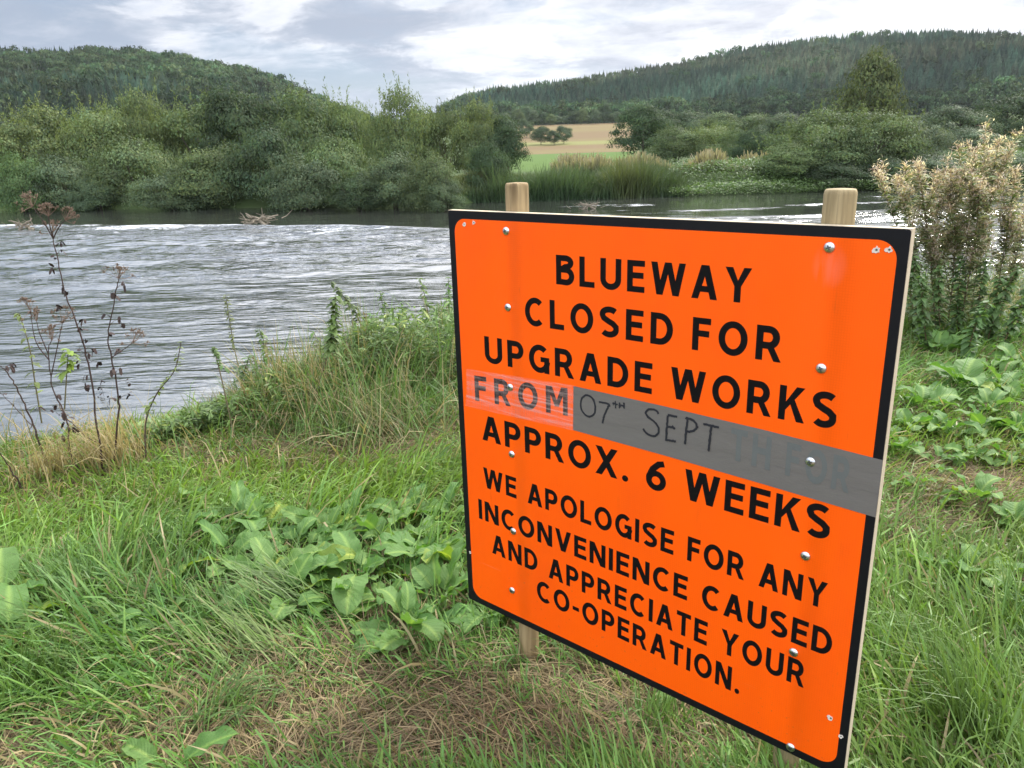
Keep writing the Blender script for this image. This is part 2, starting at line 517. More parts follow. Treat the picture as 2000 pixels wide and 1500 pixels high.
# ------------------------------------------------------------------ river
def river():
    m, gg, out = new_mat('river_water')
    geo_n = gg.n('ShaderNodeNewGeometry')
    pos = geo_n.outputs['Position']
    at = gg.n('ShaderNodeAttribute', attribute_name='tint').outputs['Color']
    rip, foam_glint, _ = gg.sep(at)
    flow = gg.mapping(pos, (0.75, 2.1, 1), (0, 0, 0), (0, 0, 0.10))
    n1 = gg.noise(flow, 1.15, 3, 0.45, 0.6)
    n2 = gg.noise(gg.mapping(pos, (1.1, 4.0, 1), (3, 1, 0), (0, 0, -0.06)), 2.4, 3, 0.5, 0.4)
    h = gg.math('ADD', gg.math('MULTIPLY', n1, 0.75), gg.math('MULTIPLY', n2, 0.18))
    calm = gg.noise(gg.mapping(pos, (0.07, 0.26, 1), (1, 4, 0), (0, 0, 0.1)), 1.0, 3, 0.5)
    h = gg.math('MULTIPLY', h, gg.math('MULTIPLY', rip, gg.ss(calm, 0.36, 0.60, 0.28, 1.20)))
    nm = bump(gg, h, 1.0, 0.30)
    fn = gg.noise(gg.mapping(pos, (1.6, 7, 1)), 2.5, 5, 0.7, 1.0)
    fm = gg.math('MULTIPLY', gg.ss(gg.math('ADD', foam_glint, gg.math('MULTIPLY', gg.math('SUBTRACT', fn, 0.5), 2.2)), 0.25, 0.85), gg.ss(foam_glint, 0.05, 0.3))
    col = gg.mix(fm, (0.030, 0.033, 0.027, 1), (0.80, 0.82, 0.83, 1))  # white for foam and for sky glint painted onto the choppy water
    rg = gg.ss(fm, 0, 1, 0.06, 0.7)
    b = pbr(gg, col, rg, 0.5, normal=nm)
    b.inputs['IOR'].default_value = 2.0
    gg.link(b.outputs[0], out.inputs[0])

    az = axis([(-1.45, -0.85, 60), (-0.85, 0.85, 520), (0.85, 1.45, 60)])
    di = np.geomspace(3.5, 190, 620)
    A, D = np.meshgrid(az, di, indexing='ij')
    X = np.sin(A) * D; Y = np.cos(A) * D
    # upstream of a low weir line the water is smooth; below it the river is broken
    lx = np.array([-60, -21.1, -12, -3.9, -1.0, 3.0, 30, 90]); ly = np.array([39, 32.4, 29.4, 26.6, 24.6, 24.0, 27.0, 30])
    line = np.interp(X, lx, ly) + 0.35 * (fbm(X * 0.35, Y * 0, 31) - 0.5)
    below = sstep(line - Y, -0.3, 0.9)
    rip = 0.10 + 0.95 * below * (0.17 + 0.75 * sstep(Y, 9, 26))
    rightside = sstep(X, -2.5, 2.0) * sstep(Y, 14, 22)
    rip = rip * (1 - 0.55 * rightside)
    strk = sstep(fbm(X * 0.22 + 5, Y * 1.1, 41), 0.50, 0.66) * sstep(X, 0.5, 4.0) * sstep(Y, 17, 24) * sstep(38 - Y, 1.0, 7.0)
    rip = rip + 0.5 * strk
    foam_glint = np.exp(-(np.maximum(line - Y - 0.25, (Y - line + 0.25) * 3.5) / 1.5) ** 2) * sstep(-3.6 - X, -0.1, 1.2) * (0.15 + 0.85 * sstep(fbm(X * 0.45, Y * 1.6, 51), 0.30, 0.70)) * 0.66
    tongue = np.exp(-((np.interp(X, [-9, -6, -3.9], [24.6, 25.3, 26.4]) - Y) / 0.22) ** 2) * sstep(X, -9.5, -6) * sstep(-3.7 - X, 0, 0.4)
    foam_glint = np.maximum(foam_glint, 0.5 * tongue)
    foam_glint = np.maximum(foam_glint, 0.62 * strk * sstep(fbm(X * 0.5, Y * 2.2, 47), 0.45, 0.6))
    amp = 0.016 * rip * (0.4 + 2.2 * sstep(D, 9, 20)) * np.exp(-((D - 18) / 22) ** 2)
    Z = WATER + amp * (np.sin(X * 1.1 + 5.2 * fbm(X * .5, Y * .5, 61) + Y * 4.1) + 1.8 * (fbm(X * 1.2, Y * 2.8, 71) - 0.5) * 2) \
        + 0.05 * np.exp(-((line - Y - 0.2) / 0.3) ** 2) * sstep(-3.6 - X, 0, 1)
    V = np.stack([X, Y, Z], -1).reshape(-1, 3)
    n, mm = len(az), len(di)
    i, j = np.meshgrid(np.arange(n - 1), np.arange(mm - 1), indexing='ij')
    a = (i * mm + j).ravel()
    Q = np.stack([a, a + mm, a + mm + 1, a + 1], 1)[:, ::-1]
    gq = Geo()
    gq.add(V, Q, None, np.stack([rip, foam_glint, foam_glint * 0], -1).reshape(-1, 3))
    tag(gq.build('river', m, None, True), kind='structure')


river()

# ------------------------------------------------------------------ hills
def hill(name, px_prof, py_prof, d0, d1, d2, tree_m, seed):
    """a hillside standing d0..d2 metres away whose skyline follows a measured profile; returns its height function"""
    azp, tp = [], []
    for a, b in zip(px_prof, py_prof):
        d = ray(a, b); hd = math.hypot(d[0], d[1])
        azp.append(math.atan2(d[0], d[1])); tp.append(d[2] / hd)
    azp = np.array(azp); tp = np.array(tp)
    def hz(az, D):
        crest = EYE[2] + np.interp(az, azp, tp) * d1 - tree_m
        base = far_z(np.sin(az) * d0, np.cos(az) * d0) - 1.0
        t = np.clip((D - d0) / (d1 - d0), 0, 1)
        t = np.sin(t * math.pi / 2) ** 1.15
        z = base + (crest - base) * t - np.maximum(D - d1, 0) ** 1.5 * 0.004
        z = z + (fbm(np.sin(az) * D * 0.012, np.cos(az) * D * 0.012, seed) - 0.5) * 9 * np.clip((D - d0) / 120, 0, 1) * np.clip((d1 * 1.02 - D) / 120, 0, 1)
        return z
    az = np.linspace(azp[0], azp[-1], 160); di = np.linspace(d0, d2, 70)
    A, D = np.meshgrid(az, di, indexing='ij')
    V = np.stack([np.sin(A) * D, np.cos(A) * D, hz(A, D)], -1).reshape(-1, 3)
    i, j = np.meshgrid(np.arange(159), np.arange(69), indexing='ij')
    a = (i * 70 + j).ravel()
    gq = Geo(); gq.add(V, np.stack([a, a + 70, a + 71, a + 1], 1)[:, ::-1])
    tag(gq.build(name, M_hill, None, True), kind='structure')
    return hz, azp


def conifer_proto(r, tiers=6, spikes=8):
    g_ = Geo()
    for k in range(tiers):
        f = k / (tiers - 1)
        z0 = 0.12 + 0.74 * f; R = 0.20 * (1 - f) ** 0.8 + 0.025
        a = (np.arange(spikes * 2) + r.rand()) * math.pi / spikes
        rr = R * np.where(np.arange(spikes * 2) % 2 == 0, r.uniform(0.85, 1.25, spikes * 2), r.uniform(0.35, 0.6, spikes * 2))
        ring = np.stack([np.cos(a) * rr, np.sin(a) * rr, np.full(spikes * 2, z0) - 0.05 * rr / R + r.uniform(-.015, .015, spikes * 2)], 1)
        topz = min(1.0, z0 + 0.26 * (1 - f * 0.45))
        V = np.vstack([ring, [[0, 0, topz]]])
        T = [[i, (i + 1) % (spikes * 2), spikes * 2] for i in range(spikes * 2)]
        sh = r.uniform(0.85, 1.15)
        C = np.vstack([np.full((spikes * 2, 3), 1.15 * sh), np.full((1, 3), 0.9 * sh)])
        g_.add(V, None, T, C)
    return g_.arrays()


def card_crown(r, lobes, per, size, shape='round', shoots=0, top_sharp=1.0):
    """crown of unit height and about unit half width, made of many leaf-sized faces gathered in lobes"""
    g_ = Geo()
    cs = []
    k = 0
    while len(cs) < lobes:
        u = norm(r.normal(size=3)); rad = r.uniform(0.35, 1.0) ** 0.6
        zc = 0.52 + 0.42 * u[2] * rad
        if shape == 'mound': zc = 0.40 + 0.50 * u[2] * rad
        wz = 1.0
        if shape == 'pointed': wz = np.clip(1.12 - 0.98 * zc, 0.10, 0.9)
        if shape == 'mound': wz = np.clip(1.18 - 0.55 * zc, 0.3, 1.1)
        c = np.array([u[0] * rad * 0.78 * wz, u[1] * rad * 0.78 * wz, zc])
        if c[2] < 0.05: continue
        cs.append(c)
    for c in cs:
        lr = r.uniform(0.09, 0.27) * (1.15 - 0.6 * c[2] if shape == 'pointed' else 1.0)
        n = int(per * (lr / 0.19) ** 2)
        d = norm(r.normal(size=(n, 3)))
        d[:, 2] = np.where(d[:, 2] < -0.3, -d[:, 2] * 0.7, d[:, 2])
        q = r.uniform(0.55, 1.15, n)
        P = c + d * (lr * q)[:, None] * np.array([1.25, 1.25, 0.8])
        out = norm(d + 0.8 * norm(P - np.array([0, 0, 0.4])) + r.normal(size=(n, 3)) * 0.42)
        tv = r.uniform(0.60, 1.40) * r.uniform(0.72, 1.28, n)
        hue = r.uniform(-0.12, 0.12, n)
        C = np.stack([tv * (1 + hue), tv, tv * (1 - hue)], 1)
        t1 = norm(np.cross(out, r.normal(size=(n, 3)))); t2 = np.cross(out, t1)
        sz = size * r.uniform(0.6, 1.4, n)
        a = P - t1 * sz[:, None]; b = P + t2 * (sz * 0.5)[:, None] + out * (sz * 0.15)[:, None]
        e = P + t1 * sz[:, None]; f = P - t2 * (sz * 0.5)[:, None]
        V = np.stack([a, b, e, f], 1).reshape(-1, 3)
        g_.add(V, np.arange(n * 4).reshape(-1, 4), None, np.repeat(C, 4, 0))
    if shoots:
        # upright leafy shoots that give a willow its feathery outline
        cs = np.array(cs)
        topc = cs[np.argsort(-(cs[:, 2] + 0.15 * np.hypot(cs[:, 0], cs[:, 1])))[:max(6, lobes // 2)]]
        for _ in range(shoots):
            b0 = topc[r.randint(len(topc))] + r.normal(size=3) * np.array([0.13, 0.13, 0.05])
            L = r.uniform(0.14, 0.34)
            d = norm(np.array([b0[0] * 0.7 + r.normal() * 0.22, b0[1] * 0.7 + r.normal() * 0.22, 1.0]))
            n = 34
            s = r.rand(n)
            P = b0 + d * (L * s)[:, None] + r.normal(size=(n, 3)) * 0.012
            dd = norm(d + r.normal(size=(n, 3)) * 0.55)
            sd = norm(np.cross(dd, r.normal(size=(n, 3))))
            sz = size * r.uniform(0.7, 1.3, n)
            tv = r.uniform(0.9, 1.35, n)
            V = np.stack([P, P + dd * sz[:, None] + sd * (sz * .3)[:, None], P + dd * (sz * 2.0)[:, None], P + dd * sz[:, None] - sd * (sz * .3)[:, None]], 1).reshape(-1, 3)
            g_.add(V, np.arange(n * 4).reshape(-1, 4), None, np.repeat(np.stack([tv * 1.06, tv, tv * 0.85], 1), 4, 0))
    A = np.concatenate(g_.V)
    sx_ = np.percentile(np.hypot(A[:, 0], A[:, 1]), 97); sz_ = np.percentile(A[:, 2], 99.7)
    g_.V = [v / np.array([sx_, sx_, sz_]) for v in g_.V]
    return g_


def scatter_proto(geo, protos, P, H, Wd, rot, tint, which):
    for k, (V, Q, T, C) in enumerate(protos):
        idx = np.where(which == k)[0]
        if not len(idx): continue
        c, s = np.cos(rot[idx]), np.sin(rot[idx])
        x = V[None, :, 0] * Wd[idx, None]; y = V[None, :, 1] * Wd[idx, None]; z = V[None, :, 2] * H[idx, None]
        X = np.stack([x * c[:, None] - y * s[:, None] + P[idx, 0:1], x * s[:, None] + y * c[:, None] + P[idx, 1:2], z + P[idx, 2:3]], -1)
        n = len(V); off = (np.arange(len(idx)) * n)[:, None, None]
        geo.add(X.reshape(-1, 3), (Q[None] + off).reshape(-1, 4) if len(Q) else None, (T[None] + off).reshape(-1, 3) if len(T) else None,
                (C[None] * tint[idx][:, None, :]).reshape(-1, 3))


RP = np.random.RandomState(11)
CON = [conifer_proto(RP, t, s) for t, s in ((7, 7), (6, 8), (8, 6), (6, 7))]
BRD = [card_crown(RP, 16, 22, 0.085).arrays() for _ in range(4)]


def forest(name, label, hz, azp, d0, d1, d2, px0, px1, n, seed, conif):
    r = np.random.RandomState(seed)
    a0 = math.atan2(*ray(px0, 250)[:2]); a1 = math.atan2(*ray(px1, 250)[:2])
    # jittered rows, denser where the slope is near
    cand = n * 2
    az = r.uniform(a0, a1, cand); D = np.sqrt(r.uniform(d0 ** 2, (d1 * 1.06) ** 2, cand))
    X, Y = np.sin(az) * D, np.cos(az) * D
    # keep a minimum spacing by a hash grid
    key = {}; keep = []
    for i in range(cand):
        k = (int(X[i] // 3.7), int(Y[i] // 3.7))
        if k in key: continue
        key[k] = 1; keep.append(i)
    keep = np.array(keep[:n])
    az, D, X, Y = az[keep], D[keep], X[keep], Y[keep]
    Z = hz(az, D)
    isc = conif(az, D, r.rand(len(az)), X, Y)
    H = (0.75 + 0.5 * sstep(fbm(X * 0.015, Y * 0.015, seed + 2), 0.3, 0.7)) * np.where(isc, r.uniform(5.5, 9.2, len(az)), r.uniform(5.5, 9.5, len(az)))
    Wd = np.where(isc, H * r.uniform(0.9, 1.3, len(az)), H * r.uniform(0.42, 0.58, len(az)))
    pn = fbm(X * 0.012, Y * 0.012, seed + 5)
    base = np.where(isc[:, None], np.array([0.058, 0.092, 0.060])[None], np.array([0.056, 0.086, 0.038])[None])
    warm = sstep(pn, 0.45, 0.68)[:, None] * isc[:, None]
    base = base * (1 - warm * 0.6) + np.array([0.105, 0.110, 0.062]) * warm * 0.6
    tint = base * r.uniform(0.62, 1.38, len(az))[:, None] * (0.72 + 0.56 * sstep(fbm(X * 0.02, Y * 0.02, seed + 9), 0.35, 0.65))[:, None]
    tint *= 0.78 if name == 'left_forest' else 0.95
    tint[:, 1] *= 1.06
    tint[:, 0] *= r.uniform(0.85, 1.2, len(az))
    P = np.stack([X, Y, Z - 0.3], 1)
    geo = Geo()
    wh = np.where(isc, r.randint(0, len(CON), len(az)), len(CON) + r.randint(0, len(BRD), len(az)))
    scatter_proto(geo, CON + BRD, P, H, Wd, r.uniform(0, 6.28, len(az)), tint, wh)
    tag(geo.build(name, M_forest), label, 'forest', kind='stuff')


hzL, azL = hill('wooded_hill', [-900, -300, 0, 150, 300, 450, 560, 640, 700, 760, 820], [150, 105, 99, 101, 118, 145, 168, 200, 222, 250, 290], 230, 560, 700, 9.5, 81)
hzR, azR = hill('wooded_hillside', [830, 880, 960, 1030, 1100, 1250, 1400, 1600, 1800, 2000, 2300, 2900], [260, 205, 178, 172, 160, 138, 109, 81, 66, 58, 60, 90], 335, 640, 800, 10.0, 91)


def conL(az, D, u, X, Y):
    return u < np.where(D > 480, 0.88, 0.45 + 0.45 * sstep(fbm(X * .01, Y * .01, 83), 0.45, 0.6))


def conR(az, D, u, X, Y):
    left = sstep(-az, 0.02, 0.10)
    low = sstep(D, 338, 385)
    return u < np.clip(0.96 * low * (1 - 0.75 * left), 0.03, 0.97)


forest('left_forest', 'mixed woodland covering the hill behind the riverside willows on the left', hzL, azL, 235, 560, 700, -260, 815, 13500, 201, conL)
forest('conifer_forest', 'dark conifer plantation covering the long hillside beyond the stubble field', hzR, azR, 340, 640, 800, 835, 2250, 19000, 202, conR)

# ------------------------------------------------------------------ trees and bushes of the far bank
RC = np.random.RandomState(5)
CROWN = {}
for k, (lob, per, size, shp, sho) in {
        'willow': (78, 190, 0.018, 'mound', 90), 'willow_b': (74, 195, 0.018, 'mound', 60),
        'bush': (70, 230, 0.019, 'mound', 14), 'bush_b': (64, 240, 0.019, 'mound', 24),
        'round': (60, 230, 0.021, 'round', 0), 'pointed': (110, 150, 0.020, 'pointed', 0)}.items():
    CROWN[k] = card_crown(RC, lob, per, size, shp, sho).mesh('crown_' + k, M_tree['olive'])


def trunk_mesh(r, kind):
    g_ = Geo()
    if kind == 'multi':
        for _ in range(6):
            a = r.uniform(0, 6.28); l = r.uniform(0.2, 0.5)
            pts = curve_pts([(0.03 * math.cos(a), 0.03 * math.sin(a), -0.05), (l * .45 * math.cos(a), l * .45 * math.sin(a), 0.25), (l * math.cos(a), l * math.sin(a), 0.62)], 8)
            tube(g_, pts, np.linspace(0.022, 0.005, 8), 6)
    else:
        tube(g_, curve_pts([(0, 0, -0.05), (0.01, 0.01, 0.4), (0, 0.02, 0.85)], 8), np.linspace(0.035, 0.006, 8), 7)
        for _ in range(7):
            a = r.uniform(0, 6.28); z = r.uniform(0.2, 0.6); l = r.uniform(0.25, 0.5)
            tube(g_, curve_pts([(0, 0, z), (l * .5 * math.cos(a), l * .5 * math.sin(a), z + .12), (l * math.cos(a), l * math.sin(a), z + .22)], 6), np.linspace(0.014, 0.003, 6), 5)
    return g_.mesh('trunk_' + kind, M_bark)


TRUNK = {'multi': trunk_mesh(RC, 'multi'), 'single': trunk_mesh(RC, 'single')}


def tree(name, px, top, y, hw, crown, colour, label, cat, group=None, depth=None, base=None, trunk='multi'):
    """a tree or bush standing y metres out, its top and half width measured in the photograph"""
    if base is not None:
        y = float(shore_y(at_depth(px, top, y)[0])) + y - 42.0
    tp = at_depth(px, top, y)
    z0 = float(far_z(tp[0], y)) if base is None else base
    z0 = max(z0, WATER - 0.15)
    H = tp[2] - z0
    R = hw * y / (FPX * RW[1, 2]) * 0.98
    rz = float(RC.uniform(0, 6.28))
    o = empty(name, (tp[0], y, z0), rz)
    tag(o, label, cat, group)
    for nm, me in (('crown', CROWN[crown]), ('trunk', TRUNK[trunk])):
        c = bpy.data.objects.new(nm, me)
        COL.objects.link(c)
        c.parent = o
        Rd = R if depth is None else depth
        c.scale = (R, R, H)
        if nm == 'crown':
            c.material_slots[0].link = 'OBJECT'
            c.material_slots[0].material = M_tree[colour]
    return o


G1, G2 = 'willows lining the far bank', 'low bushes overhanging the water of the far bank'
LW = 'willow rising above the bushes on the far bank, '
for a in [
    (-120, 200, 49, 130, 'willow_b', 'olive', 'olive willow cut by the left edge of the photo'),
    (55, 197, 48, 115, 'willow', 'pale', 'pale green willow at the far left above a bright bush'),
    (180, 192, 49, 95, 'willow_b', 'pale', 'pale willow with an even top under the wooded hill'),
    (262, 168, 50, 75, 'willow', 'pale', 'pale feathery willow with tall pointed shoots before the wooded hill'),
    (385, 183, 50, 105, 'willow_b', 'olive', 'olive willow between the feathery pale one and the dark domed one'),
    (462, 172, 48, 85, 'round', 'dark', 'dark domed tree in the middle of the willow line'),
    (585, 168, 49, 105, 'willow', 'olive', 'broad olive willow right of the dark domed tree'),
    (668, 178, 50, 62, 'willow_b', 'pale', 'willow with pale shoots beside the gap of open sky'),
    (785, 160, 47, 78, 'willow', 'pale', 'tallest pale willow, standing right of the sky gap'),
    (868, 198, 47, 60, 'willow_b', 'olive', 'small olive willow between two paler ones'),
    (928, 188, 46, 58, 'willow', 'pale', 'pale rounded willow nearest the open field'),
    (985, 226, 45.5, 46, 'round', 'dark', 'dark rounded tree at the edge of the open field'),
]:
    px, top, y, hw, cr, colr, lab = a
    tree('willow_tree', px, top, y, hw, cr, colr, lab, 'tree', G1)
for a in [
    (-90, 290, 43.5, 90, 'bush', 'grey', 'grey green bush cut by the left edge of the photo'),
    (28, 296, 42.0, 62, 'bush_b', 'bright', 'bright green rounded bush at the far left above the water'),
    (120, 300, 43.5, 78, 'bush', 'grey', 'grey green bush right of the bright rounded one'),
    (182, 345, 42.5, 52, 'bush_b', 'grey', 'small low grey green bush touching the water'),
    (258, 262, 44.5, 95, 'bush', 'olive', 'tall olive bush below the feathery pale willow'),
    (330, 335, 42.0, 85, 'bush_b', 'grey', 'wide low bush hanging over the calm water'),
    (408, 285, 43.5, 90, 'bush', 'olive', 'yellowish olive bush left of the dark hollow'),
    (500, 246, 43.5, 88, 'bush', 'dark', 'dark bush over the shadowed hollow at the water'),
    (585, 300, 41.5, 85, 'bush_b', 'grey', 'grey leafed bush right of the dark hollow'),
    (655, 262, 43.5, 80, 'bush', 'olive', 'olive bush under the gap of open sky'),
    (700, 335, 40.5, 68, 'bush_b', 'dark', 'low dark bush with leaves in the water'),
    (762, 296, 41.5, 72, 'bush', 'grey', 'grey green bush below the tallest willow'),
    (842, 290, 40.5, 62, 'bush_b', 'olive', 'olive bush next to the start of the reeds'),
    (868, 345, 39.5, 40, 'bush', 'grey', 'small bush against the edge of the reeds'),
    (952, 275, 43.5, 48, 'bush', 'dark', 'dark bush behind the reeds beside the open field'),
]:
    px, top, y, hw, cr, colr, lab = a
    tree('riverside_bush', px, top, y, hw, cr, colr, lab, 'bush', G2, base=WATER - 0.1)

G3 = 'trees on the meadow behind the far bank'
for a in [
    ('broadleaf_tree', 1258, 203, 74, 62, 'round', 'dark', 'dark broad tree at the right edge of the stubble field', 'single'),
    ('broadleaf_tree', 1325, 246, 66, 56, 'bush', 'olive', 'olive shrub just right of the dark broad tree', 'multi'),
    ('broadleaf_tree', 1385, 238, 66, 60, 'willow_b', 'pale', 'pale shrub between two olive shrubs on the meadow', 'multi'),
    ('broadleaf_tree', 1440, 250, 60, 46, 'bush_b', 'olive', 'small olive shrub behind the pale flowering bank', 'multi'),
    ('broadleaf_tree', 1478, 250, 56, 48, 'bush', 'dark', 'dark rounded shrub left of the big olive willow', 'multi'),
    ('broadleaf_tree', 1530, 222, 95, 55, 'round', 'grey', 'grey green tree rising behind the dark rounded shrub', 'single'),
    ('broadleaf_tree', 1460, 222, 110, 50, 'round', 'olive', 'distant olive tree in front of the conifer hillside', 'single'),
    ('broadleaf_tree', 1290, 216, 120, 50, 'round', 'dark', 'dark distant tree just behind the dark broad tree', 'single'),
    ('broadleaf_tree', 1360, 216, 130, 55, 'round', 'grey', 'grey distant tree above the pale meadow shrub', 'single'),
    ('broadleaf_tree', 1415, 220, 125, 55, 'round', 'olive', 'olive distant tree above the small olive shrub', 'single'),
    ('broadleaf_tree', 1510, 224, 120, 60, 'round', 'dark', 'dark distant tree left of the grey green one', 'single'),
    ('broadleaf_tree', 1800, 222, 120, 55, 'round', 'dark', 'dark distant tree above the silvery willow', 'single'),
    ('broadleaf_tree', 1840, 240, 110, 45, 'round', 'grey', 'grey distant tree right of the silvery willow', 'single'),
    ('broadleaf_tree', 1930, 222, 120, 55, 'round', 'olive', 'olive distant tree left of the dark tree at the right edge', 'single'),
    ('broadleaf_tree', 2060, 215, 110, 60, 'round', 'grey', 'grey distant tree cut by the right edge', 'single'),
    ('willow_tree', 1600, 207, 40.5, 100, 'willow', 'olive', 'big olive willow behind the sign, left of its twin', 'multi'),
    ('willow_tree', 1708, 203, 40.5, 98, 'willow_b', 'olive', 'big olive willow below the tall pointed tree', 'multi'),
    ('willow_tree', 1548, 280, 39.5, 66, 'bush', 'pale', 'low pale willow bush leaning to the water', 'multi'),
    ('willow_tree', 1795, 236, 41.5, 66, 'bush_b', 'silver', 'silvery willow right of the two big olive willows', 'multi'),
    ('pointed_tree', 1710, 96, 78, 66, 'pointed', 'gold', 'tall pointed yellowish tree standing above the willows', 'single'),
    ('broadleaf_tree', 1880, 206, 84, 66, 'round', 'grey', 'grey green tree right of the tall pointed tree', 'single'),
    ('broadleaf_tree', 1975, 182, 92, 66, 'round', 'dark', 'dark tree at the right edge under the hillside', 'single'),
    ('broadleaf_tree', 1905, 250, 60, 62, 'bush', 'grey', 'rounded bush behind the tall seeding plants', 'multi'),
    ('broadleaf_tree', 2010, 262, 56, 58, 'bush_b', 'olive', 'olive bush at the right edge beyond the river', 'multi'),
    ('broadleaf_tree', 2120, 215, 80, 80, 'round', 'dark', 'dark tree just outside the right edge of the photo', 'single'),
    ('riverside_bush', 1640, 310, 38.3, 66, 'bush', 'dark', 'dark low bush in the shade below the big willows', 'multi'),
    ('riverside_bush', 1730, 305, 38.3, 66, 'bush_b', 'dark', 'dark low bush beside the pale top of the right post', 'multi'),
    ('riverside_bush', 1830, 300, 38.5, 75, 'bush', 'grey', 'low bank bush seen through the seeding plants', 'multi'),
    ('riverside_bush', 1970, 300, 38.8, 75, 'bush_b', 'grey', 'low bank bush at the right edge above the river', 'multi'),
]:
    nm, px, top, y, hw, cr, colr, lab, tk = a
    tree(nm, px, top, y, hw, cr, colr, lab, 'bush' if nm == 'riverside_bush' else 'tree', G3, trunk=tk)

G4 = 'hedge trees standing in the stubble field'
for px, top, y, hw, colr, lab in [(1056, 246, 205, 20, 'dark', 'largest dark hedge tree in the stubble field'),
                                  (1082, 254, 202, 14, 'dark', 'lowest of the hedge trees in the stubble field'),
                                  (1101, 245, 206, 16, 'grey', 'right hand hedge tree, grey green, in the stubble field'),
                                  (1027, 232, 240, 15, 'grey', 'grey hedge tree at the upper left of the stubble field')]:
    tree('hedge_tree', px, top, y, hw, 'round', colr, lab, 'tree', G4, trunk='single')
G5 = 'round trees along the foot of the conifer hillside'
RT = np.random.RandomState(3)
for i, px in enumerate(range(985, 1215, 15)):
    tree('woodland_tree', px + RT.uniform(-4, 4), 212 + RT.uniform(-12, 16), 318 + RT.uniform(-6, 10), RT.uniform(11, 17), 'round',
         ['grey', 'dark', 'olive', 'grey'][i % 4], 'round broadleaf tree along the foot of the conifer hillside above the stubble field', 'tree', G5, trunk='single')

# ------------------------------------------------------------------ reeds and herbs of the far bank
def far_reeds():
    r = np.random.RandomState(21)
    geo = Geo()
    n = 26000
    px = r.uniform(885, 1345, n)
    y = r.uniform(37.0, 41.5, n)
    x = np.array([at_depth(p, 300, 1.0)[0] for p in px]) * y
    z = np.maximum(far_z(x, y), WATER) - 0.05
    lim = np.interp(px, [885, 930, 1000, 1100, 1200, 1300, 1345], [330, 322, 325, 322, 318, 312, 345])
    tz = np.array([at_depth(a, b, 1.0)[2] - EYE[2] for a, b in zip(px, lim)]) * y + EYE[2]
    Hh = np.clip((tz - z) * r.uniform(0.40, 0.98, n) * (0.42 + 0.95 * sstep(fbm(x * 0.9, y * 0.6, 25), 0.25, 0.75)), 0.25, 2.3)
    d = np.stack([r.normal(size=n) * 0.24 + 0.05, r.normal(size=n) * 0.24, np.ones(n)], 1)
    gr = r.uniform(0.7, 1.3, n) * (0.6 + 0.8 * fbm(x * 0.8, y * 0.8, 27))
    yel = sstep(fbm(x * 0.35, y * 0.5, 29), 0.45, 0.65)
    C = np.stack([gr * (0.052 + 0.055 * yel), gr * (0.095 + 0.03 * yel), gr * 0.040], 1)
    tipc = C * 0.5 + np.array([0.10, 0.12, 0.045]) * 0.5
    ribbons(geo, np.stack([x, y, z], 1), d, Hh, 0.035, [1, 0.9, 0.7, 0.12], r.uniform(0, 1.1, n), C, r=r, tipC=tipc)
    tag(geo.build('reeds', M_grass), 'dense green reed bed along the far bank behind the sign', 'reeds', kind='stuff')
    # low leafy herbs to the right of the reeds and along the whole margin
    geo = Geo()
    n = 42000
    px = r.uniform(1310, 2080, n); y = r.uniform(36.6, 44.0, n)
    x = np.array([at_depth(p, 300, 1.0)[0] for p in px]) * y
    z = np.maximum(far_z(x, y), WATER)
    mound = 0.85 * fbm(x * 0.5, y * 0.5, 33) + 0.10
    P = np.stack([x, y, z + mound * r.uniform(0.0, 1.0, n) ** 0.7], 1)
    d = norm(np.stack([r.normal(size=n), r.normal(size=n), r.uniform(0.0, 0.9, n)], 1))
    gr = r.uniform(0.6, 1.4, n) * (0.6 + 0.8 * fbm(x * 0.9, y * 0.9, 35))
    C = np.stack([gr * 0.085, gr * 0.130, gr * 0.045], 1)
    ribbons(geo, P, d, r.uniform(0.07, 0.18, n), r.uniform(0.035, 0.07, n), [0.4, 1, 0.7, 0.1], r.uniform(0, 0.8, n), C, r=r)
    tag(geo.build('bank_herbs', M_herb), 'low green leafy herbs covering the far bank right of the reeds', 'herbs', kind='stuff')
    # pale flowering tops
    geo = Geo()
    n = 6500
    px = r.uniform(1080, 1545, n); y = r.uniform(41.0, 45.5, n)
    x = np.array([at_depth(p, 300, 1.0)[0] for p in px]) * y
    z = far_z(x, y)
    Hh = (0.30 + 0.95 * sstep(fbm(x * 0.55, y * 0.4, 37), 0.36, 0.66)) * r.uniform(0.5, 1.0, n)
    gr = r.uniform(0.7, 1.3, n)
    C = np.stack([gr * 0.115, gr * 0.130, gr * 0.060], 1)
    tip = np.stack([gr * 0.24, gr * 0.20, gr * 0.135], 1)
    d = np.stack([r.normal(size=n) * 0.2, r.normal(size=n) * 0.2, np.ones(n)], 1)
    ribbons(geo, np.stack([x, y, z], 1), d, Hh, 0.06, [0.5, 0.7, 1.0, 1.3, 0.5], r.uniform(0, 0.4, n), C, r=r, tipC=tip)
    tag(geo.build('flowering_herbs', M_herb), 'pale pinkish seed topped herbs along the meadow behind the reeds', 'herbs', kind='stuff')


far_reeds()

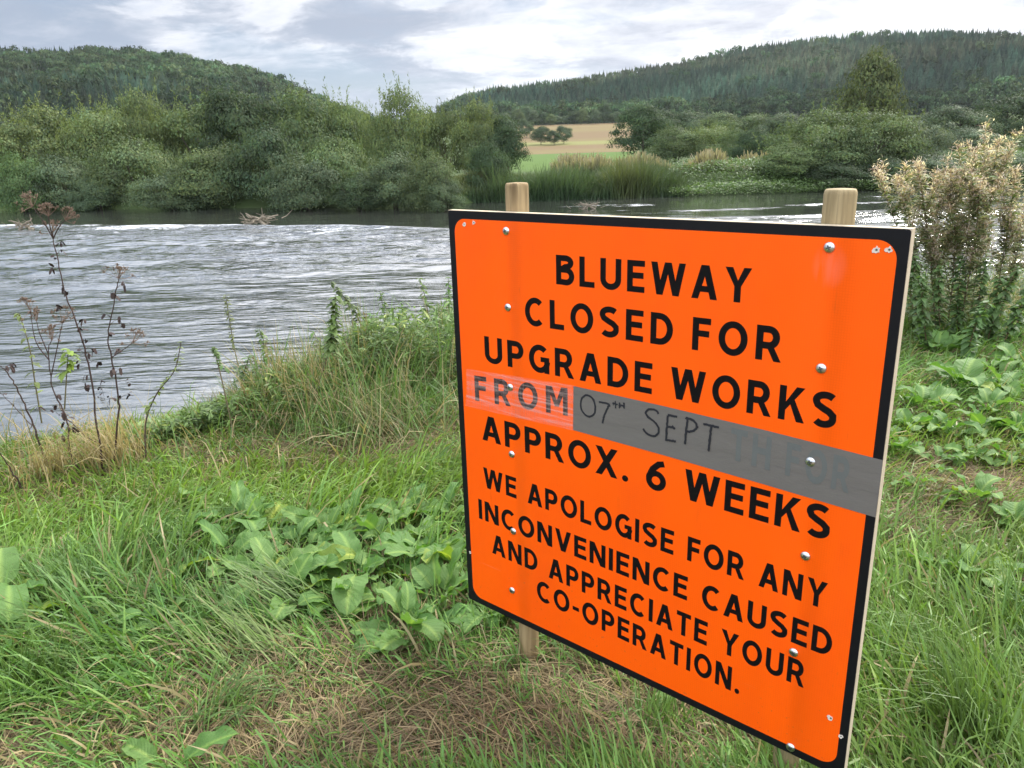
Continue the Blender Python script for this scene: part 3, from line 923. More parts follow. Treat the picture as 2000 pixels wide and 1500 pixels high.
# ------------------------------------------------------------------ driftwood in the river
def driftwood(px, py, span, seed, label):
    r = np.random.RandomState(seed)
    p = on_plane(px, py, WATER)
    o = empty('driftwood', tuple(p))
    tag(o, label, 'driftwood', 'branches stranded in the river')
    ga = Geo()
    for k in range(3):
        a = r.uniform(-0.5, 0.5) + (0 if k % 2 else math.pi)
        L = span * r.uniform(0.6, 1.0)
        pts = curve_pts([(-L * .35 * math.cos(a), -L * .2 * math.sin(a), -0.05), (0, 0, 0.12 * span), (L * 0.5 * math.cos(a), L * .4 * math.sin(a), 0.30 * span * r.uniform(.5, 1.1))], 9)
        pts += r.normal(size=pts.shape) * 0.015 * span
        tube(ga, pts, np.linspace(0.05, 0.015, 9) * span, 6)
    ga.build('branch', M_drift, o)
    gb = Geo()
    for k in range(34):
        b0 = np.array([r.normal() * 0.25 * span, r.normal() * 0.15 * span, r.uniform(0, 0.15) * span])
        d = norm(np.array([r.normal(), r.normal(), abs(r.normal()) * 0.7]))
        tube(gb, np.array([b0, b0 + d * span * 0.14 + r.normal(size=3) * .02, b0 + d * span * r.uniform(0.2, 0.4)]), np.array([0.014, 0.009, 0.004]) * span, 4)
    gb.build('twigs', M_drift, o)


M_drift = plain('weathered_wood', (0.20, 0.17, 0.125), 0.85, 0.2, 0, 0.4, 8)
driftwood(505, 438, 1.5, 41, 'tangle of pale branches stranded on the weir line in midstream')
driftwood(48, 447, 1.2, 42, 'low dark knot of twigs in the river near the left edge')
driftwood(1150, 408, 1.0, 43, 'small leafy green branch caught in the river just above the sign')

# ------------------------------------------------------------------ the sign
SX, SY = -0.15612554, 2.09134155
SRZ = math.atan2(-0.657833755, 0.753163164)
BW, BH, BZ = 1.1449, 1.2, 0.1222          # board width, height, height of its lower edge
sign = empty('notice_sign', (SX, SY, 0.0), SRZ)
tag(sign, 'orange notice board on two round wooden posts reading BLUEWAY CLOSED FOR UPGRADE WORKS', 'sign')


def wood(name, ca, cb, scale=(38, 38, 2.4), knots=0.0, top_dark=None, rough=0.75):
    m, gg, out = new_mat(name)
    oc = gg.n('ShaderNodeTexCoord').outputs['Object']
    n = gg.noise(gg.mapping(oc, scale), 1.0, 6, 0.65, 0.6)
    n2 = gg.noise(gg.mapping(oc, (scale[0] * 5, scale[1] * 5, scale[2])), 1.0, 3, 0.6)
    c = gg.mix(gg.ss(n, 0.3, 0.7), ca + (1,), cb + (1,))
    c = gg.mix(gg.math('MULTIPLY', gg.ss(n2, 0.50, 0.72), 0.6), c, tuple(v * 0.5 for v in ca) + (1,))
    if knots:
        kn = gg.ss(gg.noise(gg.mapping(oc, (14, 14, 9), (0.37, 0.1, 0.63)), 1.0, 2, 0.5), 0.60, 0.72)
        c = gg.mix(gg.math('MULTIPLY', kn, knots), c, (0.11, 0.07, 0.035, 1))
    if top_dark is not None:
        z = gg.sep(oc)[2]
        st = gg.math('MULTIPLY', gg.ss(gg.noise(gg.mapping(oc, (45, 45, 3)), 1.0, 3, 0.6), 0.45, 0.62), gg.ss(z, top_dark - 0.085, top_dark - 0.01))
        c = gg.mix(gg.math('MULTIPLY', st, 0.85), c, (0.10, 0.065, 0.03, 1))
    b = pbr(gg, c, rough, 0.25, normal=bump(gg, n2, 0.35, 0.002))
    gg.link(b.outputs[0], out.inputs[0])
    return m


M_postL = wood('post_wood_stained', (0.37, 0.27, 0.14), (0.21, 0.145, 0.07), top_dark=1.40)
M_postR = wood('post_wood_knotty', (0.36, 0.28, 0.15), (0.20, 0.15, 0.075), knots=0.75)
M_ply = wood('plywood_edge', (0.60, 0.50, 0.36), (0.46, 0.37, 0.25), (60, 300, 14))


def sheet_orange():
    m, gg, out = new_mat('orange_reflective_sheet')
    oc = gg.n('ShaderNodeTexCoord').outputs['Object']
    x, y, z = gg.sep(oc)
    n = gg.noise(oc, 3.0, 4, 0.6)
    c = gg.mix(n, (0.94, 0.100, 0.0015, 1), (0.98, 0.115, 0.002, 1))
    # honeycomb cells of the sheeting
    vo = gg.n('ShaderNodeTexVoronoi', feature='DISTANCE_TO_EDGE')
    gg.put(vo.inputs['Vector'], gg.mapping(oc, (190, 1, 190))); vo.inputs['Scale'].default_value = 1.0; vo.inputs['Randomness'].default_value = 0.0
    cell = gg.ss(vo.outputs[0], 0.0, 0.12)
    c = gg.mix(cell, gg.mix(1.0, c, (0.93, 0.86, 0.85, 1), 'MULTIPLY'), c)
    # pinkish scuff where the film was rubbed near the upper right screw, dirt streaks elsewhere
    def spot(cx, cz, rx, rz):
        q = gg.math('ADD', gg.math('POWER', gg.math('DIVIDE', gg.math('SUBTRACT', x, cx), rx), 2), gg.math('POWER', gg.math('DIVIDE', gg.math('SUBTRACT', z, cz), rz), 2))
        return gg.math('SUBTRACT', 1.0, gg.math('MINIMUM', q, 1.0))
    st = gg.noise(gg.mapping(oc, (50, 1, 7)), 1.0, 4, 0.65)
    sc_ = gg.math('MULTIPLY', spot(1.012, BZ + 1.125, 0.035, 0.045), gg.ss(st, 0.35, 0.6))
    c = gg.mix(gg.math('MULTIPLY', sc_, 0.6), c, (0.95, 0.16, 0.07, 1))
    dirt = gg.math('MULTIPLY', gg.ss(st, 0.60, 0.75), gg.ss(gg.noise(oc, 5, 3, 0.6), 0.45, 0.7))
    c = gg.mix(gg.math('MULTIPLY', dirt, 0.40), c, (0.45, 0.06, 0.01, 1))
    mud = gg.math('MULTIPLY', gg.ss(gg.noise(oc, 95, 3, 0.6), 0.66, 0.72), gg.ss(gg.math('ADD', z, gg.math('MULTIPLY', gg.noise(oc, 6, 2, 0.5), 0.5)), 0.75, 0.25))
    c = gg.mix(gg.math('MULTIPLY', mud, 0.55), c, (0.22, 0.10, 0.035, 1))
    film = gg.ss(gg.noise(gg.mapping(oc, (5, 1, 2.2), (0, 0, 0), (0, 0.25, 0)), 1.0, 5, 0.65), 0.42, 0.75)
    c = gg.mix(gg.math('MULTIPLY', film, 0.28), c, (0.78, 0.068, 0.006, 1))
    scr = gg.ss(gg.noise(gg.mapping(oc, (3, 1, 260), (0, 0, 0), (0, 0.5, 0)), 1.0, 2, 0.5), 0.735, 0.76)
    scr = gg.math('MULTIPLY', scr, gg.ss(gg.noise(oc, 4, 2, 0.5), 0.5, 0.6))
    c = gg.mix(gg.math('MULTIPLY', scr, 0.4), c, (0.95, 0.35, 0.18, 1))
    # the sheet is pulled in along the two rows of screws
    def dent(cx, wd):
        return gg.math('EXPONENT', gg.math('MULTIPLY', gg.math('POWER', gg.math('DIVIDE', gg.math('SUBTRACT', x, cx), wd), 2), -1.0))
    hgt = gg.math('SUBTRACT', gg.math('MULTIPLY', gg.noise(gg.mapping(oc, (2.2, 1, 1.4)), 1.0, 3, 0.5), 0.8), gg.math('ADD', dent(0.205, 0.035), dent(1.012, 0.035)))
    b = pbr(gg, c, 0.45, 0.16, normal=bump(gg, hgt, 0.9, 0.014))
    gg.link(b.outputs[0], out.inputs[0])
    return m


M_orange = sheet_orange()
M_black = plain('black_film', (0.007, 0.007, 0.008), 0.45, 0.16, 0, 0.25, 30)
M_letter = plain('black_lettering', (0.006, 0.005, 0.005), 0.55, 0.08, 0, 0.3, 60)
M_screw = plain('zinc_screw', (0.62, 0.63, 0.63), 0.28, 0.5, 1.0, 0.15, 200)
M_recess = plain('screw_recess', (0.10, 0.11, 0.11), 0.5, 0.5, 0.8, 0.2, 200)
M_scar = plain('torn_film', (0.62, 0.55, 0.47), 0.8, 0.2, 0, 0.35, 300)
M_ink = plain('marker_ink', (0.018, 0.018, 0.022), 0.6, 0.3, 0, 0.4, 150)
M_ghost = plain('lettering_under_tape', (0.118, 0.124, 0.115), 0.5, 0.2, 0, 0.10, 60)


def tape_mat():
    m, gg, out = new_mat('grey_duct_tape')
    oc = gg.n('ShaderNodeTexCoord').outputs['Object']
    n = gg.noise(gg.mapping(oc, (9, 1, 30)), 1.0, 5, 0.6)
    weave = gg.noise(gg.mapping(oc, (700, 1, 500)), 1.0, 2, 0.5)
    c = gg.mix(n, (0.130, 0.118, 0.103, 1), (0.158, 0.145, 0.128, 1))
    h = gg.math('ADD', gg.math('MULTIPLY', n, 0.8), gg.math('MULTIPLY', weave, 0.15))
    b = pbr(gg, c, 0.5, 0.12, normal=bump(gg, h, 0.7, 0.003))
    gg.link(b.outputs[0], out.inputs[0])
    return m


def clear_mat():
    m, gg, out = new_mat('clear_tape')
    oc = gg.n('ShaderNodeTexCoord').outputs['Object']
    v = gg.noise(gg.mapping(oc, (260, 1, 4)), 1.0, 4, 0.65)
    hb = gg.noise(gg.mapping(oc, (5, 1, 110)), 1.0, 4, 0.6)
    f = gg.math('ADD', gg.math('MULTIPLY', gg.ss(v, 0.3, 0.75), 0.07), gg.math('MULTIPLY', gg.ss(hb, 0.45, 0.66), 0.17))
    f = gg.math('ADD', f, 0.01)
    tr = gg.n('ShaderNodeBsdfTransparent')
    b = pbr(gg, (0.80, 0.56, 0.50, 1), 0.4, 0.25, normal=bump(gg, gg.math('ADD', v, hb), 0.4, 0.002))
    mx = gg.n('ShaderNodeMixShader')
    gg.link(f, mx.inputs[0]); gg.link(tr.outputs[0], mx.inputs[1]); gg.link(b.outputs[0], mx.inputs[2])
    gg.link(mx.outputs[0], out.inputs[0])
    return m


M_tape = tape_mat(); M_clear = clear_mat()


def rounded(x0, x1, z0, z1, r, n=8):
    pts = []
    for cx, cz, a0 in ((x1 - r, z1 - r, 0), (x0 + r, z1 - r, 90), (x0 + r, z0 + r, 180), (x1 - r, z0 + r, 270)):
        for k in range(n + 1):
            a = math.radians(a0 + 90 * k / n); pts.append((cx + r * math.cos(a), cz + r * math.sin(a)))
    return pts


def plate(name, pts, y0, y1, mat, parent):
    """flat plate of the given outline (board x, board z), front at y0, back at y1"""
    me = bpy.data.meshes.new(name)
    n = len(pts)
    V = [(x, y0, z) for x, z in pts] + [(x, y1, z) for x, z in pts]
    F = [list(range(n)), list(range(2 * n - 1, n - 1, -1))] + [[i, i + n, (i + 1) % n + n, (i + 1) % n] for i in range(n)]
    me.from_pydata(V, [], F)
    me.materials.append(mat)
    me.validate(); me.update()
    o = bpy.data.objects.new(name, me)
    COL.objects.link(o)
    o.parent = parent
    return o


TH = 0.022
board = plate('board', [(BW, BZ), (BW, BZ + BH), (0, BZ + BH), (0, BZ)], 0.0, TH, M_ply, sign)
border = plate('border', rounded(0.0008, BW - 0.0008, BZ + 0.0008, BZ + BH - 0.0008, 0.006, 4), -0.0022, -0.0002, M_black, board)
face = plate('face_sheet', rounded(0.0225, BW - 0.0185, BZ + 0.022, BZ + BH - 0.0215, 0.036, 10), -0.0030, -0.0024, M_orange, board)

# ---- lettering: a plain grotesque capital alphabet drawn as strokes
WT = 0.198


def arc(cx, cy, rx, ry, a0, a1, n=14):
    return [(cx + rx * math.cos(math.radians(a0 + (a1 - a0) * k / n)), cy + ry * math.sin(math.radians(a0 + (a1 - a0) * k / n))) for k in range(n + 1)]


def glyph(ch):
    """strokes of a letter, cap height 1: ('p', polyline) is a stroked line, ('f', outline) a filled shape"""
    h = WT / 2; S = []
    def bar(x0, y0, x1, y1): S.append(('f', [(x0, y0), (x1, y0), (x1, y1), (x0, y1)]))
    def diag(xb, xt, w=WT * 1.08, y0=0.0, y1=1.0): S.append(('f', [(xb - w / 2, y0), (xb + w / 2, y0), (xt + w / 2, y1), (xt - w / 2, y1)]))
    def pl(p): S.append(('p', p))
    if ch == 'A':
        W_ = 0.80; w = WT * 1.08
        diag(w / 2, W_ / 2 - 0.015); diag(W_ - w / 2, W_ / 2 + 0.015); bar(0.20, 0.21, W_ - 0.20, 0.21 + WT * 0.9)
    elif ch == 'B':
        W_ = 0.68; bar(0, 0, WT, 1)
        pl([(WT, 1 - h), (0.36, 1 - h)] + arc(0.36, 0.757, 0.205, 1 - h - 0.757, 90, -90) + [(WT, 0.514)])
        pl([(WT, 0.514), (0.38, 0.514)] + arc(0.38, 0.3015, 0.215, 0.2125, 90, -90) + [(WT, h)])
    elif ch == 'C':
        W_ = 0.76; pl(arc(0.42, 0.5, 0.42 - h, 0.51 - h, 48, 312, 26))
    elif ch == 'D':
        W_ = 0.74; bar(0, 0, WT, 1)
        pl([(WT, 1 - h), (0.30, 1 - h)] + arc(0.30, 0.5, 0.44 - h, 0.5 - h, 90, -90, 20) + [(WT, h)])
    elif ch in 'EF':
        W_ = 0.60 if ch == 'E' else 0.56; bar(0, 0, WT, 1); bar(WT, 1 - WT * 0.95, W_, 1); bar(WT, 0.435, W_ - 0.04, 0.435 + WT * 0.95)
        if ch == 'E': bar(WT, 0, W_, WT * 0.95)
    elif ch == 'G':
        W_ = 0.80; pl(arc(0.42, 0.5, 0.42 - h, 0.51 - h, 48, 352, 28)); bar(0.46, 0.40, W_, 0.40 + WT * 0.9); bar(W_ - WT, 0.0, W_, 0.40)
    elif ch == 'H':
        W_ = 0.74; bar(0, 0, WT, 1); bar(W_ - WT, 0, W_, 1); bar(WT, 0.42, W_ - WT, 0.42 + WT)
    elif ch == 'I':
        W_ = WT; bar(0, 0, WT, 1)
    elif ch == 'K':
        W_ = 0.74; bar(0, 0, WT, 1)
        S.append(('f', [(WT, 0.30), (WT, 0.54), (0.48, 1.0), (0.72, 1.0)])); S.append(('f', [(0.30, 0.55), (0.43, 0.66), (0.76, 0.0), (0.53, 0.0)]))
    elif ch == 'L':
        W_ = 0.56; bar(0, 0, WT, 1); bar(WT, 0, W_, WT * 0.95)
    elif ch == 'M':
        W_ = 0.92; bar(0, 0, WT, 1); bar(W_ - WT, 0, W_, 1)
        S.append(('f', [(WT * 0.3, 1), (WT * 1.35, 1), (0.55, 0.28), (0.38, 0.28)])); S.append(('f', [(W_ - WT * 1.35, 1), (W_ - WT * 0.3, 1), (0.54, 0.28), (0.37, 0.28)]))
    elif ch == 'N':
        W_ = 0.77; bar(0, 0, WT, 1); bar(W_ - WT, 0, W_, 1); S.append(('f', [(W_ - WT * 1.22, 0), (W_ - 0.001, 0), (WT * 1.22, 1), (0.001, 1)]))
    elif ch in 'O0':
        W_ = 0.86 if ch == 'O' else 0.7
        pl(arc(W_ / 2, 0.5, W_ / 2 - h, 0.51 - h, 0, 360, 36))
    elif ch in 'PR':
        W_ = 0.66 if ch == 'P' else 0.72; bar(0, 0, WT, 1); yb = 0.44
        pl([(WT, 1 - h), (0.36, 1 - h)] + arc(0.36, (1 - h + yb) / 2, 0.66 - 0.36 - h, (1 - h - yb) / 2, 90, -90) + [(WT, yb)])
        if ch == 'R': S.append(('f', [(0.52, 0), (0.73, 0), (0.50, 0.42), (0.30, 0.42)]))
    elif ch == 'S':
        W_ = 0.68
        pl(arc(0.345, 0.745, 0.335 - h + 0.02, 0.265 - h, 38, 200, 16) + [(0.14, 0.62), (0.30, 0.53), (0.46, 0.46), (0.575, 0.36)] + arc(0.33, 0.268, 0.35 - h, 0.278 - h, 8, -145, 16))
    elif ch == 'T':
        W_ = 0.66; bar(0, 1 - WT * 0.95, W_, 1); bar(W_ / 2 - h, 0, W_ / 2 + h, 1 - WT * 0.95)
    elif ch == 'U':
        W_ = 0.74; pl([(h, 1), (h, 0.34)] + arc(0.37, 0.34, 0.37 - h, 0.35 - h, 180, 360, 18) + [(W_ - h, 1)])
    elif ch == 'V':
        W_ = 0.80; w = WT * 1.08; diag(W_ / 2 - 0.01, w / 2); diag(W_ / 2 + 0.01, W_ - w / 2)
    elif ch == 'W':
        W_ = 1.12; w = WT * 1.05
        diag(0.30, w / 2, w); diag(0.30, W_ / 2 - 0.01, w * 0.95); diag(W_ - 0.30, W_ / 2 + 0.01, w * 0.95); diag(W_ - 0.30, W_ - w / 2, w)
    elif ch == 'X':
        W_ = 0.80; w = WT * 1.18; diag(w / 2, W_ - w / 2, w); diag(W_ - w / 2, w / 2, w)
    elif ch == 'Y':
        W_ = 0.78; w = WT * 1.1; bar(W_ / 2 - h, 0, W_ / 2 + h, 0.46)
        S.append(('f', [(W_ / 2 - h, 0.46), (W_ / 2 + h * 0.7, 0.46), (w * 1.05, 1), (0, 1)])); S.append(('f', [(W_ / 2 - h * 0.7, 0.46), (W_ / 2 + h, 0.46), (W_, 1), (W_ - w * 1.05, 1)]))
    elif ch == '6':
        W_ = 0.68; pl(arc(0.34, 0.33, 0.34 - h, 0.33 - h + 0.01, 0, 360, 28)); pl([(0.60, 0.95), (0.42, 0.90), (0.22, 0.70), (h, 0.42), (h, 0.33)])
    elif ch == '.':
        W_ = 0.22; S.append(('f', arc(0.11, 0.10, 0.11, 0.11, 0, 340, 17)))
    elif ch == '-':
        W_ = 0.34; bar(0, 0.33, W_, 0.33 + WT * 0.9)
    else:
        W_ = 0.5
    return S, W_


def stroke_poly(pts, hw):
    p = [np.array(pts[0], float)]
    for q in pts[1:]:
        if np.hypot(q[0] - p[-1][0], q[1] - p[-1][1]) > 1e-5: p.append(np.array(q, float))
    p = np.array(p); n = len(p)
    closed = np.linalg.norm(p[0] - p[-1]) < 1e-6
    if closed: p = p[:-1]; n -= 1
    Lf, Rt = [], []
    for i in range(n):
        a = p[(i - 1) % n] if (closed or i > 0) else p[i]
        b = p[(i + 1) % n] if (closed or i < n - 1) else p[i]
        d1 = p[i] - a; d2 = b - p[i]
        d1 = d1 / (np.linalg.norm(d1) or 1); d2 = d2 / (np.linalg.norm(d2) or 1)
        n1 = np.array([-d1[1], d1[0]]); n2 = np.array([-d2[1], d2[0]])
        if not d1.any(): n1 = n2
        if not d2.any(): n2 = n1
        m = n1 + n2; m = m / (np.linalg.norm(m) or 1)
        k = hw / max(0.35, m @ n1)
        Lf.append(p[i] + m * k); Rt.append(p[i] - m * k)
    Q = [[2 * i, 2 * i + 1, 2 * ((i + 1) % n) + 1, 2 * ((i + 1) % n)] for i in range(n if closed else n - 1)]
    V = [q for pr in zip(Lf, Rt) for q in pr]
    return V, Q


def text_line(name, text, x0, x1, zl, zr, cap, y, mat, parent, k=0.10, space=0.62, label=None):
    """one line of capitals fitted between board positions x0 and x1, its baseline running from zl to zr"""
    items = []
    tot = 0.0; ngap = 0
    for i, ch in enumerate(text):
        if ch == ' ': tot += space; items.append((None, space, None)); continue
        S, W_ = glyph(ch)
        items.append((S, W_, ch)); tot += W_
        if i + 1 < len(text) and text[i + 1] != ' ': ngap += 1
    U = (x1 - x0) / cap
    gp = 0.155
    sq = (U - gp * ngap * 1.0) / tot
    if sq > 1.06: gp = (U - tot * 1.06) / max(1, ngap); sq = 1.06
    u = 0.0
    def mapx(v):
        t = v / U
        return x0 + (x1 - x0) * (t + k * t * (1 - t))
    words = [[0.0, []]]
    for i, (S, W_, ch) in enumerate(items):
        if S is None:
            u += W_ * sq; words.append([u, []]); continue
        words[-1][1].append((i, S, u))
        u += W_ * sq
        if i + 1 < len(items) and items[i + 1][0] is not None: u += gp
    for _, letters in words:
        gq = Geo()
        for i, S, u0 in letters:
            for j, (kind, pts) in enumerate(S):
                yy = y - 0.00006 * j - 0.00003 * (i % 2)
                if kind == 'p': V2, Q = stroke_poly(pts, WT / 2)
                else:
                    V2 = pts; n = len(pts)
                    Q = [[0, 1, 2, 3]] if n == 4 else None
                V3 = []
                for a, b in V2:
                    X = mapx(u0 + a * sq); f = (X - x0) / (x1 - x0)
                    V3.append((X, yy, zl + (zr - zl) * f + b * cap))
                if Q is None:
                    gq.add(V3, None, [[0, q, q + 1] for q in range(1, len(V2) - 1)])
                else:
                    gq.add(V3, Q)
        gq.build(name, mat, parent)


LY = -0.0032
for text, x0, x1, zl, zr, cap in [
    ('BLUEWAY', 0.364, 0.861, 1.0325, 1.0375, 0.0720),
    ('CLOSED FOR', 0.262, 0.9329, 0.9180, 0.9240, 0.0730),
    ('UPGRADE WORKS', 0.1146, 1.0522, 0.7940, 0.8060, 0.0740),
    ('FROM', 0.0700, 0.3960, 0.6735, 0.6960, 0.0745),
    ('APPROX. 6 WEEKS', 0.0917, 1.0621, 0.5600, 0.5635, 0.0760),
    ('WE APOLOGISE FOR ANY', 0.0890, 1.0700, 0.4105, 0.4030, 0.0637),
    ('INCONVENIENCE CAUSED', 0.0630, 1.0910, 0.3010, 0.2935, 0.0645),
    ('AND APPRECIATE YOUR', 0.1113, 1.0415, 0.2014, 0.1905, 0.0655),
    ('CO-OPERATION.', 0.2805, 0.8960, 0.1105, 0.0975, 0.0660)]:
    text_line('lettering', text, x0, x1, BZ + zl, BZ + zr, cap, LY, M_letter, board, k=0.11 if len(text) > 12 else 0.04)

# tape over the old date
TY = -0.0041
tape = plate('grey_tape', [(1.1452, BZ + 0.7650), (0.92, BZ + 0.7735), (0.67, BZ + 0.7785), (0.4153, BZ + 0.7803), (0.4140, BZ + 0.7080), (0.68, BZ + 0.7060), (0.92, BZ + 0.7010), (1.1452, BZ + 0.6930)],
             TY - 0.0004, TY, M_tape, sign)
tape['label'] = 'upper strip of grey duct tape carrying the handwritten date'
tape2 = plate('grey_tape', [(1.1448, BZ + 0.6975), (0.92, BZ + 0.7050), (0.68, BZ + 0.7100), (0.4140, BZ + 0.7120), (0.4129, BZ + 0.6617), (0.68, BZ + 0.6575), (0.92, BZ + 0.6510), (1.1448, BZ + 0.6434)],
              TY + 0.0001, TY + 0.0005, M_tape, sign)
tape2['label'] = 'lower strip of grey duct tape'
clear = plate('clear_tape', [(0.4148, BZ + 0.7810), (0.22, BZ + 0.7720), (0.041, BZ + 0.7621), (0.0385, BZ + 0.7), (0.0305, BZ + 0.6498), (0.20, BZ + 0.654), (0.4122, BZ + 0.6605)], TY + 0.0002, TY + 0.0004, M_clear, sign)
clear['label'] = 'scuffed clear tape over the word FROM'
text_line('covered_lettering', 'TH FOR', 0.838, 1.090, BZ + 0.690, BZ + 0.680, 0.0740, TY - 0.0006, M_ghost, tape)


def handwriting():
    r = np.random.RandomState(4)
    gq = Geo()
    # strokes in board coordinates (x, height)
    def oval(cx, cz, rx, rz, a0=90, a1=455): return [(cx + rx * math.cos(math.radians(a)), cz + rz * math.sin(math.radians(a))) for a in np.linspace(a0, a1, 22)]
    ST = [oval(0.4600, 0.7360, 0.0225, 0.0275), [(0.4930, 0.7540), (0.5215, 0.7535), (0.5180, 0.7430), (0.5080, 0.7200), (0.5040, 0.7010)],
          [(0.5330, 0.7560), (0.5480, 0.7565)], [(0.5405, 0.7640), (0.5405, 0.7480)], [(0.5520, 0.7640), (0.5520, 0.7500)], [(0.5660, 0.7650), (0.5660, 0.7510)], [(0.5520, 0.7575), (0.5660, 0.7580)],
          [(0.6590, 0.7560), (0.6500, 0.7640), (0.6330, 0.7630), (0.6250, 0.7530), (0.6320, 0.7430), (0.6500, 0.7340), (0.6600, 0.7220), (0.6590, 0.7080), (0.6460, 0.6980), (0.6300, 0.7010), (0.6190, 0.7100)],
          [(0.6840, 0.7600), (0.6830, 0.7300), (0.6820, 0.6960)], [(0.6830, 0.7610), (0.7060, 0.7610)], [(0.6825, 0.7310), (0.7020, 0.7320)], [(0.6815, 0.6970), (0.7060, 0.6990)],
          [(0.7330, 0.7620), (0.7310, 0.7300), (0.7290, 0.6980)], [(0.7290, 0.7620), (0.7500, 0.7590), (0.7570, 0.7470), (0.7480, 0.7350), (0.7310, 0.7300)],
          [(0.7720, 0.7590), (0.8090, 0.7590)], [(0.7910, 0.7580), (0.7900, 0.7300), (0.7880, 0.6960)]]
    for i, s in enumerate(ST):
        for rep in range(2):
            p = curve_pts(s, 26 if len(s) > 3 else 12) if len(s) < 20 else np.array(s)
            p = p + r.normal(size=p.shape) * 0.00055 + r.normal(size=2) * 0.0008
            V, Q = stroke_poly([tuple(q) for q in p], (0.0025 if rep == 0 else 0.0015) * (0.7 if 2 <= i <= 6 else 1.0))
            gq.add([(a, TY - 0.0009 - 0.00003 * (i * 2 + rep), BZ + b) for a, b in V], Q)
    o = gq.build('handwriting', M_ink, tape)
    o['label'] = 'handwritten date 07TH SEPT in black marker'


handwriting()

# screws and torn screw holes
def dome(geo, cx, cz, y, R, dep, n=14, rings=5):
    V = []; Q = []
    for k in range(rings + 1):
        a = math.pi / 2 * k / rings
        for j in range(n):
            t = 2 * math.pi * j / n
            V.append((cx + R * math.cos(a) * math.cos(t), y - dep * math.sin(a), cz + R * math.cos(a) * math.sin(t)))
    for k in range(rings):
        for j in range(n):
            Q.append((k * n + j, k * n + (j + 1) % n, (k + 1) * n + (j + 1) % n, (k + 1) * n + j))
    geo.add(V, Q)


for sx, sz in [(0.2060, 1.1538), (0.2040, 0.9567), (0.2030, 0.7373), (0.2010, 0.5415), (0.1976, 0.3014), (0.1850, 0.1019),
               (1.0079, 1.1600), (1.0141, 0.9254), (1.0105, 0.7268), (1.0183, 0.5128), (1.0130, 0.2701), (1.0264, 0.0191)]:
    gq = Geo()
    dome(gq, sx, BZ + sz, -0.0030, 0.0108, 0.0056)
    s_ = gq.build('screw', M_screw, sign, True)
    gq = Geo()
    for a in (0.4, 0.4 + math.pi / 2):
        c_, d_ = math.cos(a), math.sin(a)
        u_ = np.array([c_, 0, d_]); v_ = np.array([-d_, 0, c_])
        ctr = np.array([sx, -0.0088 - (0.00004 if a > 1 else 0), BZ + sz])
        gq.add([ctr + u_ * 0.0048 + v_ * 0.0014, ctr - u_ * 0.0048 + v_ * 0.0014, ctr - u_ * 0.0048 - v_ * 0.0014, ctr + u_ * 0.0048 - v_ * 0.0014], [[0, 1, 2, 3]])
    gq.build('recess', M_recess, s_)
rs_ = np.random.RandomState(8)
for sx, sz, R in [(0.0588, 1.1644, 0.0060), (0.0946, 1.1698, 0.0056), (1.0902, 1.1603, 0.0066), (1.1118, 1.1619, 0.0064), (1.1048, 0.1435, 0.0066), (0.0186, 0.1706, 0.0045), (1.1300, 0.1092, 0.0050)]:
    pts = []
    for k in range(13):
        a = 2 * math.pi * k / 13; q = R * rs_.uniform(0.6, 1.25)
        pts.append((sx + q * math.cos(a), BZ + sz + q * math.sin(a)))
    sc1 = plate('torn_hole', pts, -0.0041, -0.0031, M_scar, board)
    gq = Geo()
    dome(gq, sx + R * 0.15, BZ + sz + R * 0.1, -0.0041, R * 0.33, 0.0006, 8, 3)
    gq.build('hole_centre', M_recess, sc1)


def post(px, py_top, r_, mat, label, dome_h):
    # the post stands right behind the board; find where the measured line of sight meets its axis plane
    ax = np.array([math.cos(SRZ), math.sin(SRZ)]); bk = np.array([-math.sin(SRZ), math.cos(SRZ)])
    o2 = np.array([SX, SY]) + bk * (TH + r_ + 0.0005)
    d = ray(px, py_top)
    s = ((o2 - EYE[:2]) @ bk) / (d[:2] @ bk)
    p = EYE + d * s
    lx = float((p[:2] - np.array([SX, SY])) @ ax); zt = float(p[2])
    geo = Geo()
    n = 28
    zs = [(-0.35, 1.0), (0.2, 1.0), (0.7, 1.0), (1.2, 1.0), (zt - dome_h, 1.0), (zt - dome_h * 0.5, 0.975), (zt - dome_h * 0.15, 0.93), (zt, 0.86), (zt + 0.001, 0.4)]
    rr = np.random.RandomState(int(px))
    wob = 1 + 0.015 * np.sin(np.arange(n) * 2 * math.pi / n * 3 + 1) + rr.normal(size=n) * 0.002
    V = []
    for z, k in zs:
        for j in range(n):
            t = 2 * math.pi * j / n
            V.append((lx + r_ * k * wob[j] * math.cos(t), TH + r_ * 1.03 + r_ * k * wob[j] * math.sin(t), z + 0))
    V.append((lx, TH + r_ * 1.03, zt + 0.0015))
    Q = [[i * n + j, i * n + (j + 1) % n, (i + 1) * n + (j + 1) % n, (i + 1) * n + j] for i in range(len(zs) - 1) for j in range(n)]
    T = [[(len(zs) - 1) * n + j, (len(zs) - 1) * n + (j + 1) % n, len(zs) * n] for j in range(n)]
    geo.add(V, Q, T)
    o = geo.build('post', mat, sign, True)
    o['label'] = label
    return lx, zt


print('posts', post(1009, 357, 0.0300, M_postL, 'wooden post with a dark stained top behind the left side of the board', 0.009),
      post(1642, 369, 0.0300, M_postR, 'wooden post with dark knots behind the right side of the board', 0.010))

# ------------------------------------------------------------------ grass
RG = np.random.RandomState(77)


def patch_sum(x, y, plist):
    """sum of soft patches given as (px, py, radius across m, radius along m, weight)"""
    s = np.zeros_like(x)
    for px, py, rx, ry, w_ in plist:
        p = on_plane(px, py, 0.0)
        s = s + w_ * np.exp(-(((x - p[0]) / rx) ** 2 + ((y - p[1]) / ry) ** 2))
    return s


